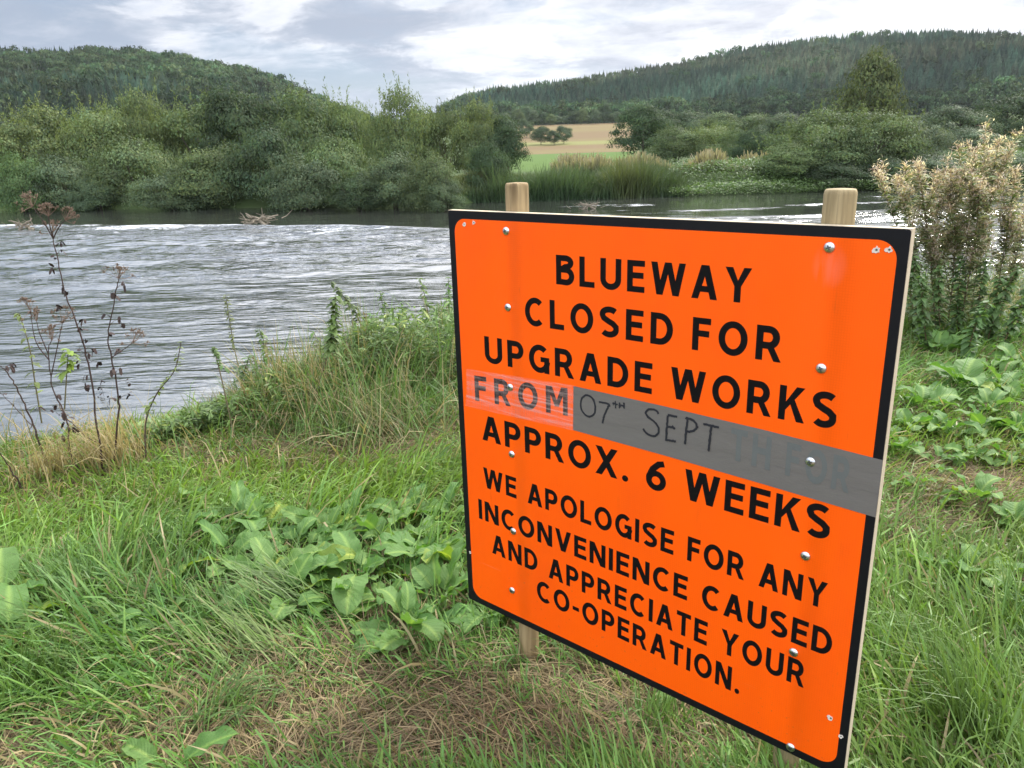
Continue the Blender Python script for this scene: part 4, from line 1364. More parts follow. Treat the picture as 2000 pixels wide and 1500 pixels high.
DEAD = [(620, 1330, 0.30, 0.10, 0.35), (820, 1470, 0.25, 0.08, 0.5), (480, 1480, 0.2, 0.08, 0.5), (1000, 1480, 0.2, 0.08, 0.4), (560, 1400, 0.30, 0.14, 0.9), (700, 1450, 0.22, 0.10, 0.8), (900, 1400, 0.30, 0.14, 0.9), (1080, 1330, 0.28, 0.14, 0.9), (1250, 1400, 0.30, 0.14, 0.7), (1350, 1480, 0.2, 0.1, 0.8),
        (40, 1470, 0.16, 0.12, 1.0), (760, 1260, 0.25, 0.10, 0.35), (420, 1300, 0.22, 0.09, 0.5), (1130, 1240, 0.2, 0.15, 0.5),
        (1960, 960, 0.45, 0.30, 0.9), (1790, 1020, 0.30, 0.18, 0.8), (1860, 900, 0.3, 0.25, 0.4), (1700, 1480, 0.15, 0.08, 0.4),
        (620, 850, 0.55, 0.28, 0.7), (820, 870, 0.45, 0.25, 0.7), (120, 900, 0.45, 0.30, 0.6), (300, 870, 0.35, 0.3, 0.5), (870, 790, 0.4, 0.5, 0.4), (30, 1000, 0.3, 0.2, 0.4)]
LUSH = [(640, 1010, 0.9, 0.30, 0.8), (250, 1150, 0.6, 0.3, 0.5), (150, 1250, 0.4, 0.2, 0.5), (1900, 1200, 0.4, 0.3, 0.9), (1760, 1380, 0.2, 0.15, 0.8), (1950, 1400, 0.25, 0.15, 0.7),
        (1850, 760, 0.6, 0.5, 0.5), (860, 960, 0.5, 0.3, 0.6), (350, 1020, 0.6, 0.25, 0.4), (1090, 1190, 0.2, 0.15, 0.4)]


def sample_ground(n, ymin=0.7, ymax=6.6, pad=1.9, power=1.0):
    """points on the near ground, thicker close to the viewer"""
    u = RG.rand(n)
    y = ymin * (ymax / ymin) ** (u ** power)
    hw_ = 0.78 * y + pad
    x = RG.uniform(-1, 1, n) * hw_
    keep = crest_d(x, y) < 1.6
    return x[keep], y[keep]


def grass():
    # short and medium green blades in tufts
    x, y = sample_ground(400000)
    # pull blades towards tuft centres
    tx, ty = sample_ground(10500)
    cell = {}
    for i in range(len(tx)): cell.setdefault((int(tx[i] // 0.25), int(ty[i] // 0.25)), []).append(i)
    pick = RG.randint(0, len(tx), len(x))
    clump = RG.rand(len(x)) < 0.62
    sc = 0.016 + 0.010 * ty[pick]
    x = np.where(clump, tx[pick] + RG.normal(size=len(x)) * sc, x)
    y = np.where(clump, ty[pick] + RG.normal(size=len(x)) * sc, y)
    dead = patch_sum(x, y, DEAD) + 0.9 * (fbm(x * 2.2, y * 2.2, 120) - 0.52)
    lush = patch_sum(x, y, LUSH)
    docks = patch_sum(x, y, [(700, 1130, 0.42, 0.30, 1.0), (840, 1150, 0.25, 0.25, 0.8), (500, 1100, 0.3, 0.2, 0.9), (10, 1240, 0.18, 0.14, 1.2), (215, 1250, 0.1, 0.07, 1), (320, 1230, 0.08, 0.06, 1), (1880, 800, 0.8, 0.6, 0.7)])
    p = np.clip(0.95 - 0.86 * np.clip(dead, 0, 1) + 0.4 * lush, 0.24, 1) * (1 - 0.52 * np.clip(docks, 0, 1))
    k = (RG.rand(len(x)) < p)
    x, y, dead, lush, pick, clump = x[k], y[k], dead[k], lush[k], pick[k], clump[k]
    n = len(x)
    z = ground_z(x, y) - 0.008
    # a combing direction that swirls over the ground, plus each tuft's own fan
    comb = 6.28 * fbm(x * 0.55, y * 0.55, 130, 2) * 1.4 + 2.4
    az = comb + RG.normal(size=n) * 0.9
    lean = np.abs(RG.normal(size=n)) * 0.45 + 0.25
    d = np.stack([np.cos(az) * lean, np.sin(az) * lean, np.ones(n)], 1)
    L = RG.gamma(4.0, 0.0205, n) * (0.75 + 0.50 * np.clip(lush, 0, 1) + 0.25 * vnoise(x * 1.7, y * 1.7, 140)) * (1 - 0.4 * np.clip(dead, 0, 1)) + 0.03
    L = np.clip(L, 0.04, 0.36)
    near = np.clip(1.6 / y, 0.5, 1)
    W = RG.uniform(0.0026, 0.0074, n) * (0.75 + L * 2.2) * (0.9 + 0.05 * y)
    br = RG.uniform(0.65, 1.35, n) * (0.8 + 0.4 * vnoise(x * 3, y * 3, 150))
    hue = vnoise(x * 0.9, y * 0.9, 160) * 0.6 + RG.rand(n) * 0.4
    tipy = sstep(RG.rand(n), 0.72, 1.0)
    C = np.stack([br * (0.082 + 0.095 * hue), br * (0.205 + 0.045 * hue), br * (0.036 + 0.016 * (1 - hue))], 1)
    dry = (RG.rand(n) < 0.07 + 0.25 * np.clip(dead, 0, 1))[:, None]
    C = np.where(dry, np.stack([br * 0.27, br * 0.22, br * 0.11], 1), C)
    tip = C * (1 - 0.3 * tipy[:, None]) + np.array([0.30, 0.28, 0.12]) * 0.3 * tipy[:, None]
    geo = Geo()
    ribbons(geo, np.stack([x, y, z], 1), d, L, W, [0.7, 1.0, 0.95, 0.72, 0.08], RG.uniform(0.2, 2.4, n), C, r=RG, tipC=tip, twist=RG.uniform(-1.2, 1.2, n))
    tag(geo.build('grass', M_grass), 'green meadow grass growing around the sign on the near bank', 'grass', kind='stuff')

    # flattened straw and thatch
    x, y = sample_ground(150000)
    dead = patch_sum(x, y, DEAD) + 0.9 * (fbm(x * 2.2, y * 2.2, 120) - 0.52)
    k = RG.rand(len(x)) < np.clip(0.28 + 1.1 * dead, 0.10, 1)
    x, y, dead = x[k], y[k], dead[k]
    n = len(x)
    z = ground_z(x, y) + RG.uniform(0.0, 0.022, n)
    az = 6.28 * fbm(x * 1.3, y * 1.3, 170, 2) * 1.6 + RG.normal(size=n) * 0.9
    d = np.stack([np.cos(az), np.sin(az), RG.uniform(-0.05, 0.42, n)], 1)
    br = RG.uniform(0.45, 1.35, n)
    q = RG.rand(n)[:, None]
    C = (np.array([0.29, 0.225, 0.118]) * q + np.array([0.150, 0.110, 0.064]) * (1 - q)) * br[:, None]
    geo = Geo()
    ribbons(geo, np.stack([x, y, z], 1), d, RG.uniform(0.03, 0.17, n), RG.uniform(0.0012, 0.0034, n) * (0.9 + 0.08 * y), [0.8, 1, 0.8, 0.2], RG.uniform(0.0, 0.7, n), C, r=RG)
    tag(geo.build('dry_grass', M_straw), 'flattened dead straw and mown thatch lying on the ground', 'dry grass', kind='stuff')

    # long uncut grass along the top of the bank and in a few strong tufts
    geo = Geo()
    n = 62000
    x = np.where(RG.rand(n) < 0.62, RG.uniform(-2.0, 0.5, n), RG.uniform(-5.2, 8.0, n)); y = np.interp(x, _cx, _cy) + RG.normal(size=n) * 0.48 + 0.22
    keep = RG.rand(n) < np.where(x < -1.9, 0.45, 1.0) * (0.15 + 1.3 * sstep(fbm(x * 1.6, y * 1.6, 180), 0.3, 0.7))
    x, y = x[keep], y[keep]; n = len(x)
    z = ground_z(x, y) - 0.01
    az = RG.uniform(0, 6.28, n); lean = np.abs(RG.normal(size=n)) * 0.60 + 0.1
    d = np.stack([np.cos(az) * lean + 0.1, np.sin(az) * lean, np.ones(n)], 1)
    hmul = np.interp(x, [-5, -2.6, -1.8, -1.2, 0, 2, 8], [0.8, 0.7, 0.66, 1.05, 1.25, 1.0, 1.1])
    L = RG.uniform(0.12, 0.58, n) * hmul * (0.15 + 1.55 * fbm(x * 2.0, y * 2.0, 185))
    br = RG.uniform(0.6, 1.3, n)
    straw = RG.rand(n) < 0.20 + 0.28 * sstep(fbm(x * 0.9, y * 0.9, 190), 0.5, 0.66) + 0.35 * (x < -1.9)
    C = np.where(straw[:, None], np.stack([br * 0.29, br * 0.235, br * 0.12], 1), np.stack([br * 0.095, br * 0.170, br * 0.040], 1))
    ribbons(geo, np.stack([x, y, z], 1), d, L, RG.uniform(0.003, 0.007, n), [0.7, 1, 0.9, 0.6, 0.08], RG.uniform(0.1, 2.4, n), C, r=RG)
    # strong single tufts: (px, py, count, length, spread, colour, lean x, lean y)
    for px, py, cnt, Lm, sp, cl, lx_, ly_ in [
        (1890, 1440, 190, 0.36, 0.045, (0.115, 0.19, 0.045), -0.15, 0.1), (1820, 1300, 130, 0.30, 0.05, (0.11, 0.185, 0.05), -0.2, 0), (1990, 1260, 140, 0.30, 0.06, (0.10, 0.18, 0.05), 0.1, 0),
        (520, 1290, 110, 0.32, 0.07, (0.15, 0.21, 0.06), -1.0, 0.6), (600, 1180, 150, 0.32, 0.06, (0.12, 0.19, 0.055), -0.8, 0.2), (300, 1080, 150, 0.24, 0.07, (0.10, 0.18, 0.05), 0.3, 0),
        (140, 1150, 120, 0.24, 0.06, (0.10, 0.18, 0.05), -0.2, 0), (230, 905, 240, 0.40, 0.09, (0.33, 0.265, 0.14), -0.1, -0.2), (90, 930, 160, 0.30, 0.09, (0.31, 0.25, 0.13), 0.2, -0.3),
        (1290, 1420, 90, 0.16, 0.03, (0.12, 0.20, 0.05), 0.1, 0), (1170, 1290, 80, 0.20, 0.04, (0.12, 0.20, 0.05), -0.2, 0.1), (860, 920, 140, 0.24, 0.10, (0.12, 0.20, 0.055), 0.4, 0),
        (760, 850, 90, 0.42, 0.12, (0.26, 0.22, 0.11), -0.35, 0.1), (720, 850, 220, 0.40, 0.16, (0.13, 0.18, 0.06), 0.1, 0.1), (80, 1330, 160, 0.24, 0.06, (0.115, 0.19, 0.055), 0.25, -0.1), (420, 1400, 120, 0.2, 0.05, (0.115, 0.19, 0.055), 0.5, 0.1)]:
        p = on_ground(px, py)
        b = np.stack([p[0] + RG.normal(size=cnt) * sp, p[1] + RG.normal(size=cnt) * sp, np.zeros(cnt)], 1)
        b[:, 2] = ground_z(b[:, 0], b[:, 1]) - 0.01
        a = RG.uniform(0, 6.28, cnt); le = np.abs(RG.normal(size=cnt)) * 0.28
        d = np.stack([np.cos(a) * le + lx_, np.sin(a) * le + ly_, np.ones(cnt)], 1)
        ribbons(geo, b, d, Lm * RG.uniform(0.55, 1.1, cnt), RG.uniform(0.003, 0.0065, cnt), [0.7, 1, 0.95, 0.7, 0.4, 0.06], RG.uniform(0.2, 1.5, cnt),
                np.array(cl) * RG.uniform(0.65, 1.35, (cnt, 1)), r=RG)
    tag(geo.build('long_grass', M_grass), 'long uncut grass and pale stalks along the top of the near bank', 'long grass', kind='stuff')

    # leafy undergrowth over the bank shoulder
    geo = Geo()
    n = 70000
    x = np.where(RG.rand(n) < 0.6, RG.uniform(-2.1, 0.6, n), RG.uniform(-2.2, 8.0, n)); y = np.interp(x, _cx, _cy) + RG.uniform(-0.35, 1.9, n)
    keep = RG.rand(n) < 0.12 + 1.2 * sstep(fbm(x * 1.5 + 3, y * 1.5, 205), 0.38, 0.62)
    x, y = x[keep], y[keep]; n = len(x)
    hm = np.interp(x, [-2.2, -1.7, -1.2, -0.6, 0.3, 2, 3.2, 8], [0.05, 0.11, 0.24, 0.46, 0.64, 0.55, 0.50, 0.75]) * (0.22 + 1.25 * sstep(fbm(x * 2.0, y * 2.0, 210), 0.3, 0.75))
    z = np.maximum(ground_z(x, y), WATER) + hm * RG.rand(n) ** 0.6
    d = norm(np.stack([RG.normal(size=n), RG.normal(size=n) - 0.2, RG.uniform(-0.2, 0.9, n)], 1))
    br = RG.uniform(0.55, 1.4, n) * (0.65 + 0.7 * fbm(x * 2, y * 2, 220))
    yel = (RG.rand(n) < 0.12)[:, None]
    C = np.where(yel, np.stack([br * 0.20, br * 0.24, br * 0.06], 1), np.stack([br * 0.118, br * 0.180, br * 0.054], 1))
    ribbons(geo, np.stack([x, y, z], 1), d, RG.uniform(0.028, 0.080, n), RG.uniform(0.007, 0.020, n), [0.35, 1, 0.75, 0.08], RG.uniform(0, 1.0, n), C, r=RG)
    tag(geo.build('undergrowth', M_herb), 'tangled leafy undergrowth over the shoulder of the near bank', 'undergrowth', kind='stuff')


grass()

# ------------------------------------------------------------------ docks
def dock_leaf_mat():
    m, gg, out = new_mat('dock_leaf')
    at = gg.n('ShaderNodeAttribute', attribute_name='tint').outputs['Color']
    lc = gg.n('ShaderNodeAttribute', attribute_name='lc').outputs['Color']
    al, ac, _ = gg.sep(lc)
    oi = gg.n('ShaderNodeObjectInfo').outputs['Random']
    oc = gg.n('ShaderNodeTexCoord').outputs['Object']
    absac = gg.math('ABSOLUTE', ac)
    vein = gg.math('SINE', gg.math('SUBTRACT', gg.math('MULTIPLY', al, 62.0), gg.math('MULTIPLY', absac, 14.0)))
    vm = gg.ss(vein, 0.80, 1.0)
    c = gg.mix(oi, (0.090, 0.195, 0.042, 1), (0.150, 0.255, 0.068, 1))
    c = gg.mix(gg.ss(oi, 0.92, 0.95), c, (0.20, 0.28, 0.045, 1))
    c = gg.mix(gg.math('MULTIPLY', gg.noise(oc, 26, 4, 0.6), 0.5), c, gg.mix(1.0, c, (0.72, 0.80, 0.7, 1), 'MULTIPLY'))
    c = gg.mix(gg.math('MULTIPLY', vm, 0.07), c, (0.22, 0.28, 0.12, 1))
    hole = gg.ss(gg.noise(gg.mapping(oc, (1, 1, 1), (3, 1, 2)), 30, 2, 0.5), 0.70, 0.73)
    c = gg.mix(gg.math('MULTIPLY', hole, 0.8), c, (0.12, 0.075, 0.03, 1))
    c = gg.mix(1.0, c, at, 'MULTIPLY')
    h = gg.math('ADD', gg.math('MULTIPLY', vein, -0.16), gg.noise(oc, 60, 3, 0.6))
    b = pbr(gg, c, 0.52, 0.35, normal=bump(gg, h, 0.6, 0.005))
    tr = gg.n('ShaderNodeBsdfTranslucent')
    gg.link(gg.mix(1.0, c, (1.3, 1.45, 0.6, 1), 'MULTIPLY'), tr.inputs[0])
    mx = gg.n('ShaderNodeMixShader'); mx.inputs[0].default_value = 0.33
    gg.link(b.outputs[0], mx.inputs[1]); gg.link(tr.outputs[0], mx.inputs[2])
    gg.link(mx.outputs[0], out.inputs[0])
    return m


M_dock = dock_leaf_mat()
M_dead = plain('withered_leaf', (0.26, 0.13, 0.115), 0.8, 0.2, 0, 0.45, 30)


def dock_leaf(r, ratio, droopy, wavy, mat=None, name='dock_leaf'):
    """unit-length leaf growing along +X from the origin, short stalk first"""
    nl, nw = 16, 8
    V, C, LC = [], [], []
    Wp = lambda t: ratio * math.sqrt(max(0.0, 1 - (2 * min(1, t ** 0.85) - 1) ** 2)) * (1.0 - 0.12 * t)
    st = 0.20
    a0 = r.uniform(0.35, 0.75); ph = r.uniform(0, 6.28); cup = r.uniform(0.15, 0.5)
    pos = np.zeros(3); ang = a0
    cen = []
    for i in range(nl + 1):
        cen.append((pos.copy(), ang))
        ang = a0 - droopy * ((i / nl) ** 1.3)
        pos = pos + np.array([math.cos(ang), 0, math.sin(ang)]) * (1 - st) / nl
    s0 = np.array([math.cos(a0) * st, 0, math.sin(a0) * st])
    for i in range(nl + 1):
        t = i / nl
        p, a = cen[i]
        nrm = np.array([-math.sin(a), 0, math.cos(a)])
        hw_ = max(0.004, Wp(t) * 0.5)
        for j in range(nw + 1):
            u = 2 * j / nw - 1
            wv = wavy * abs(u) ** 2 * math.sin(t * 17 + ph + (2.1 if u > 0 else 0)) * 0.036
            q = s0 + p + np.array([0, 1, 0]) * u * hw_ + nrm * (abs(u) ** 1.3 * hw_ * cup + wv)
            V.append(q)
            mid = 1.0 - min(1, abs(u) / 0.2)
            C.append(np.array([1, 1, 1]) * (1 - mid) + np.array([1.9, 1.55, 1.5]) * mid)
            LC.append((t, u, 0, 1))
    Q = [[i * (nw + 1) + j, (i + 1) * (nw + 1) + j, (i + 1) * (nw + 1) + j + 1, i * (nw + 1) + j + 1] for i in range(nl) for j in range(nw)]
    geo = Geo(); geo.add(V, Q, None, np.array(C))
    n0 = geo.n
    tube(geo, np.array([(0, 0, -0.03), s0 * 0.5, s0, s0 + cen[3][0]]) - np.array([0, 0, 0.004]), np.array([0.014, 0.011, 0.010, 0.005]), 6, (1.9, 1.5, 1.5))
    LC += [(0.005, 0.0, 0, 1)] * (geo.n - n0)
    return geo.mesh(name, mat or M_dock, True, np.array(LC))


RD = np.random.RandomState(19)
LEAF = [dock_leaf(RD, rt, dr, wv) for rt, dr, wv in ((0.42, 1.1, 0.8), (0.50, 1.4, 1.0), (0.36, 0.8, 1.2), (0.46, 1.8, 0.7), (0.58, 1.2, 0.6), (0.40, 0.5, 0.9), (0.52, 1.6, 1.1))]
LEAF_DEAD = dock_leaf(RD, 0.34, 1.0, 2.2, M_dead, 'withered_leaf')


def dock(px, py, size, n, label, tilt=0.0, dead=0, az0=None, arc_=6.283):
    p = on_ground(px, py)
    o = empty('dock_plant', (p[0], p[1], p[2] - 0.005), float(RD.uniform(0, 6.28)))
    tag(o, label, 'dock', 'broad leaved docks on the near bank')
    n = n if n < 6 else int(n * 1.5)
    for i in range(n):
        dd = i < dead
        c = bpy.data.objects.new('withered_leaf' if dd else 'leaf', LEAF_DEAD if dd else LEAF[RD.randint(len(LEAF))])
        COL.objects.link(c)
        c.parent = o
        s = size * 0.77 * RD.uniform(0.42, 1.12) * (0.9 if dd else 1) * (0.82 if px > 1700 else 1.0)
        a = 2 * math.pi * (i + RD.uniform(-0.35, 0.35)) / n if az0 is None else az0 - o.rotation_euler.z + RD.uniform(-arc_ / 2, arc_ / 2)
        c.rotation_euler = (RD.uniform(-0.5, 0.5), (0.35 if dd else RD.uniform(-0.55, 0.38)), a)
        c.scale = (s, s * RD.uniform(0.85, 1.2), s)
        c.location = (math.cos(a) * 0.015, math.sin(a) * 0.015, RD.uniform(0.0, 0.055))
        if dd: c['label'] = 'dried reddish brown leaf'
    return o


for a in [
    (455, 1110, 0.24, 7, 'dock with a long pale rib, farthest left of the patch beside the sign'),
    (575, 1080, 0.26, 7, 'dock in the middle of the patch, under a shiny grey green leaf'),
    (640, 1050, 0.28, 8, 'dock with a shiny bluish leaf at the back of the patch beside the sign'),
    (700, 1140, 0.30, 9, 'dock with a folded pale leaf at the centre of the patch'),
    (745, 1060, 0.24, 7, 'small dock at the back of the patch, halfway to the sign'),
    (835, 1095, 0.30, 9, 'dock with a large drooping leaf close to the left edge of the sign'),
    (860, 1180, 0.27, 8, 'dock touching the lower left corner of the sign'),
    (795, 1240, 0.27, 8, 'dock with two round front leaves, nearest in the patch beside the sign'),
    (960, 1215, 0.22, 7, 'dock partly hidden behind the lower edge of the sign beside the left post'),
    (470, 1040, 0.24, 7, 'dock at the back left of the patch with a pale underside showing'),
    (530, 1140, 0.26, 8, 'dock right of the one with the long pale rib'),
    (600, 1135, 0.26, 8, 'dock with ribbed flat leaves left of the folded leaf'),
    (690, 1030, 0.24, 7, 'dock at the far side of the patch in the lush grass'),
    (790, 1020, 0.24, 7, 'dock nearest the river in the patch beside the sign'),
    (660, 1180, 0.22, 7, 'dock with broad pale leaves in front of the folded leaf'),
    (520, 1050, 0.20, 6, 'dock behind the long pale rib of the patch'),
    (900, 1120, 0.24, 7, 'dock pressed against the left edge of the board'),
    (755, 1185, 0.22, 7, 'dock between the folded leaf and the two round front leaves'),
    (1830, 690, 0.36, 10, 'dock left of the tall rounded clump, under the seeding plants'),
    (1985, 720, 0.34, 10, 'dock at the right edge behind the other docks'),
    (1930, 810, 0.26, 9, 'dock in the middle of the right patch'),
    (1780, 845, 0.24, 8, 'dock with leaves touching the edge of the board beside the grey tape'),
    (1890, 900, 0.22, 8, 'dock on the near side of the right patch'),
    (1830, 910, 0.20, 7, 'small dock at the near left of the right patch'),
    (1980, 905, 0.22, 7, 'small dock at the near right of the right patch'),
    (560, 1180, 0.20, 6, 'small dock half sunk in the combed grass'),
    (870, 1020, 0.22, 7, 'pale dock in the lush grass beside the edge of the board'),
    (380, 985, 0.16, 4, 'single yellow green dock leaf standing in the grass below the dead stalks'),
    (410, 1040, 0.18, 5, 'small grey green dock left of the patch'),
    (20, 1265, 0.29, 8, 'grey green dock cut by the left edge of the photo'),
    (10, 1195, 0.27, 7, 'yellow green dock leaves at the left edge above the grey green dock'),
    (215, 1250, 0.15, 5, 'small dock in the grass with a crinkled pale leaf'),
    (320, 1230, 0.17, 4, 'dock with one upright dark leaf in the left grass'),
    (60, 1305, 0.15, 4, 'flat light green dock leaves below the grey green dock'),
    (330, 1520, 0.20, 4, 'bright yellow green dock leaf at the bottom edge of the photo'),
    (1880, 765, 0.50, 14, 'largest dock, a tall rounded clump right of the sign under the seeding plants'),
    (1960, 770, 0.34, 9, 'dock right of the largest clump'),
    (1800, 800, 0.30, 8, 'dock left of the largest clump against the board'),
    (1850, 855, 0.28, 8, 'dock in front of the largest clump'),
    (1985, 850, 0.30, 8, 'dock at the right edge below the seeding plants'),
    (1765, 890, 0.24, 8, 'dock against the plywood edge of the board'),
    (1920, 850, 0.26, 8, 'dock between the largest clump and the bare straw'),
    (1790, 960, 0.18, 5, 'flat dock leaf lying on the bare straw'),
    (1900, 985, 0.28, 7, 'dock with bright wavy leaves on the bare straw'),
    (1985, 1040, 0.26, 7, 'dock at the right edge behind the withered leaf'),
    (1760, 1110, 0.20, 6, 'pale dock beside the board below the bare straw'),
    (1900, 1140, 0.25, 7, 'dock in the right grass with small pale leaves'),
    (1990, 1180, 0.22, 6, 'dock at the right edge below the withered leaf'),
    (1310, 1350, 0.12, 5, 'small dark dock under the lower edge of the board'),
]:
    dock(*a)
tall = dock(1935, 1150, 0.34, 5, 'dock with one upright grey green leaf beside a withered reddish leaf', dead=2, az0=0.25, arc_=1.3)

# ------------------------------------------------------------------ tall weeds
def px_line(pts, depth_base, jit=0.0, r=RD):
    """a stem seen along pixel points, standing where its foot meets the ground"""
    base = on_ground(*pts[0]) if depth_base is None else at_depth(pts[0][0], pts[0][1], depth_base)
    y0 = base[1]
    out = []
    for i, (a, b) in enumerate(pts):
        out.append(at_depth(a, b, y0 + jit * i / max(1, len(pts) - 1)))
    return np.array(out)


Z1 = lambda P: [(x / 2.586, 380 + y / 2.586) for x, y in P]
Z2 = lambda P: [(380 + x / 3.41, 520 + y / 3.41) for x, y in P]
BROWN = (0.050, 0.032, 0.026); BROWN2 = (0.16, 0.105, 0.075)


def umbel(geo, p, d, R, r, n=13):
    for _ in range(n):
        q = norm(d + r.normal(size=3) * 0.55) * R * r.uniform(0.7, 1.05)
        e = p + q
        tube(geo, np.array([p, p + q * 0.5 + r.normal(size=3) * R * .04, e]), [0.0013, 0.001, 0.0008], 4, BROWN2)
        for _ in range(9):
            e2 = e + norm(d + r.normal(size=3) * 0.8) * R * 0.24 * r.uniform(0.6, 1.1)
            tube(geo, np.array([e, e2]), [0.0007, 0.0016], 4, np.array([0.17, 0.115, 0.080]) * r.uniform(0.6, 1.2))


def dead_stalk(pts, label, jit, leaves, umbels, seed, rad=0.0054, branches=()):
    r = np.random.RandomState(seed)
    L = px_line(pts, None, jit)
    o = empty('dead_stalk', tuple(L[0]))
    tag(o, label, 'dead weed', 'dead brown weed stalks at the left edge of the bank')
    off = L[0].copy()
    L = L - off
    L[0, 2] -= 0.04
    P = curve_pts(L, 30)
    P[1:-1] += r.normal(size=(28, 3)) * 0.0022
    g_ = Geo()
    tube(g_, P, np.linspace(rad, rad * 0.35, 30), 6, BROWN)
    tips = []
    for bpts in branches:
        B = np.array([at_depth(a, b, off[1] + jit * 0.6) for a, b in bpts]) - off
        k = np.argmin(np.linalg.norm(P - B[0], axis=1)); B[0] = P[k]
        Bc = curve_pts(B, 12)
        tube(g_, Bc, np.linspace(rad * 0.55, rad * 0.25, 12), 5, BROWN)
        tips.append((Bc[-1], norm(Bc[-1] - Bc[-2])))
    g_.build('stem', M_stem, o)
    if umbels:
        u = Geo()
        ends = tips + ([(P[-1], norm(P[-1] - P[-2]))] if umbels > 1 or not tips else [])
        for p, d in ends:
            umbel(u, p, norm(d + np.array([0, 0, 0.3])), r.uniform(0.05, 0.075), r)
        u.build('seed_head', M_stem, o)
    if leaves:
        lv = Geo()
        for _ in range(leaves):
            k = r.randint(7, 26)
            side = norm(np.array([r.normal(), r.normal() * 0.6, r.uniform(-0.1, 0.8)]))
            tw = P[k] + side * r.uniform(0.015, 0.06)
            tube(lv, np.array([P[k], (P[k] + tw) / 2 + np.array([0, 0, 0.006]), tw]), [0.0013, 0.001, 0.0008], 4, BROWN)
            m = r.randint(2, 5)
            ribbons(lv, np.repeat(tw[None], m, 0) + r.normal(size=(m, 3)) * 0.006, r.normal(size=(m, 3)) * 0.7 + np.array([0, 0, -0.6]), r.uniform(0.016, 0.040, m), r.uniform(0.010, 0.022, m),
                    [0.3, 1, 0.8, 0.9, 0.2], r.uniform(0.3, 1.5, m), np.array([0.042, 0.028, 0.024]) * r.uniform(0.6, 1.4, (m, 1)), r=r)
        lv.build('withered_leaves', M_stem, o)
    return o


dead_stalk(Z1([(515, 1400), (490, 1160), (455, 890), (410, 720), (350, 560), (310, 420), (280, 270), (265, 190)]), 'tallest dead stalk, leaning left, with a ragged brown seed head over the river', 0.1, 17, 2, 301,
           branches=[Z1([(275, 235), (215, 130), (165, 62)]), Z1([(270, 210), (250, 150), (245, 110)]), Z1([(272, 215), (300, 160), (330, 130)])])
dead_stalk(Z1([(558, 1385), (600, 1100), (600, 1020), (570, 840), (545, 740), (560, 640), (585, 480), (600, 425)]), 'dead stalk with one flat rusty seed head, right of the tallest', -0.08, 15, 2, 302,
           branches=[Z1([(570, 830), (620, 785), (670, 750)])])
dead_stalk(Z1([(405, 1395), (350, 1280), (345, 1170), (320, 1090), (265, 980), (245, 800), (262, 735)]), 'crooked dead stalk with forked pinkish seed heads left of the tallest', 0.05, 7, 2, 303,
           branches=[Z1([(245, 800), (200, 700), (185, 640)]), Z1([(265, 920), (300, 720), (315, 650)]), Z1([(250, 830), (180, 740), (153, 585)])])
dead_stalk(Z1([(690, 1345), (480, 1250), (360, 1150), (310, 1085), (280, 1010)]), 'dead stalk leaning far over to the left across the others', 0.12, 2, 0, 304, 0.0038)
dead_stalk(Z1([(235, 1360), (150, 1120), (50, 920), (-10, 860)]), 'bare dark stalk leaning out past the left edge', -0.05, 3, 0, 305)
dead_stalk(Z1([(205, 1205), (80, 1080), (-15, 985)]), 'lower dark stalk leaning out past the left edge', 0.1, 2, 0, 306)
dead_stalk(Z1([(140, 1500), (60, 1400), (-30, 1260)]), 'thick dark stalk at the left edge low in the grass', -0.1, 0, 0, 307, 0.005)
dead_stalk(Z1([(545, 1150), (520, 1000), (500, 930)]), 'short dead twig with hanging black leaves between two tall stalks', 0.0, 8, 0, 308, 0.002)


def nettle(P, label, seed, leafL=0.06, top_only=0.0, tint=(0.095, 0.165, 0.05), stemc=(0.10, 0.085, 0.045), group='green weed stems along the near bank', name='nettle', density=1.0, rad=0.0048):
    r = np.random.RandomState(seed)
    o = empty(name, tuple(P[0]))
    tag(o, label, 'weed', group)
    P = P - P[0]; P[0, 2] -= 0.03
    n = 26
    C = curve_pts(P, n)
    g_ = Geo(); tube(g_, C, np.linspace(rad, rad * 0.4, n), 5, stemc); g_.build('stem', M_stem, o)
    tot = np.linalg.norm(np.diff(C, axis=0), axis=1).sum()
    m = max(10, int(tot / 0.022 * density))
    s = top_only + (1 - top_only) * np.linspace(0, 1, m)
    base = np.stack([np.interp(s * (n - 1), np.arange(n), C[:, q]) for q in range(3)], 1)
    lv = Geo()
    leafL = leafL * 1.3
    for k in range(3):
        a = r.uniform(0, 6.28, m) + k * 2.2
        d = np.stack([np.cos(a), np.sin(a), r.uniform(-0.1, 0.55, m)], 1)
        fall = (1.15 - 0.45 * s) * r.uniform(0.6, 1.2, m)
        br = r.uniform(0.7, 1.35, m)[:, None]
        ribbons(lv, base, d, leafL * fall, leafL * 0.42 * fall, [0.2, 0.85, 1, 0.6, 0.05], r.uniform(0.5, 1.9, m), np.array(tint) * br, r=r, twist=r.uniform(-0.4, 0.4, m))
    lv.build('leaves', M_herb, o)
    return o


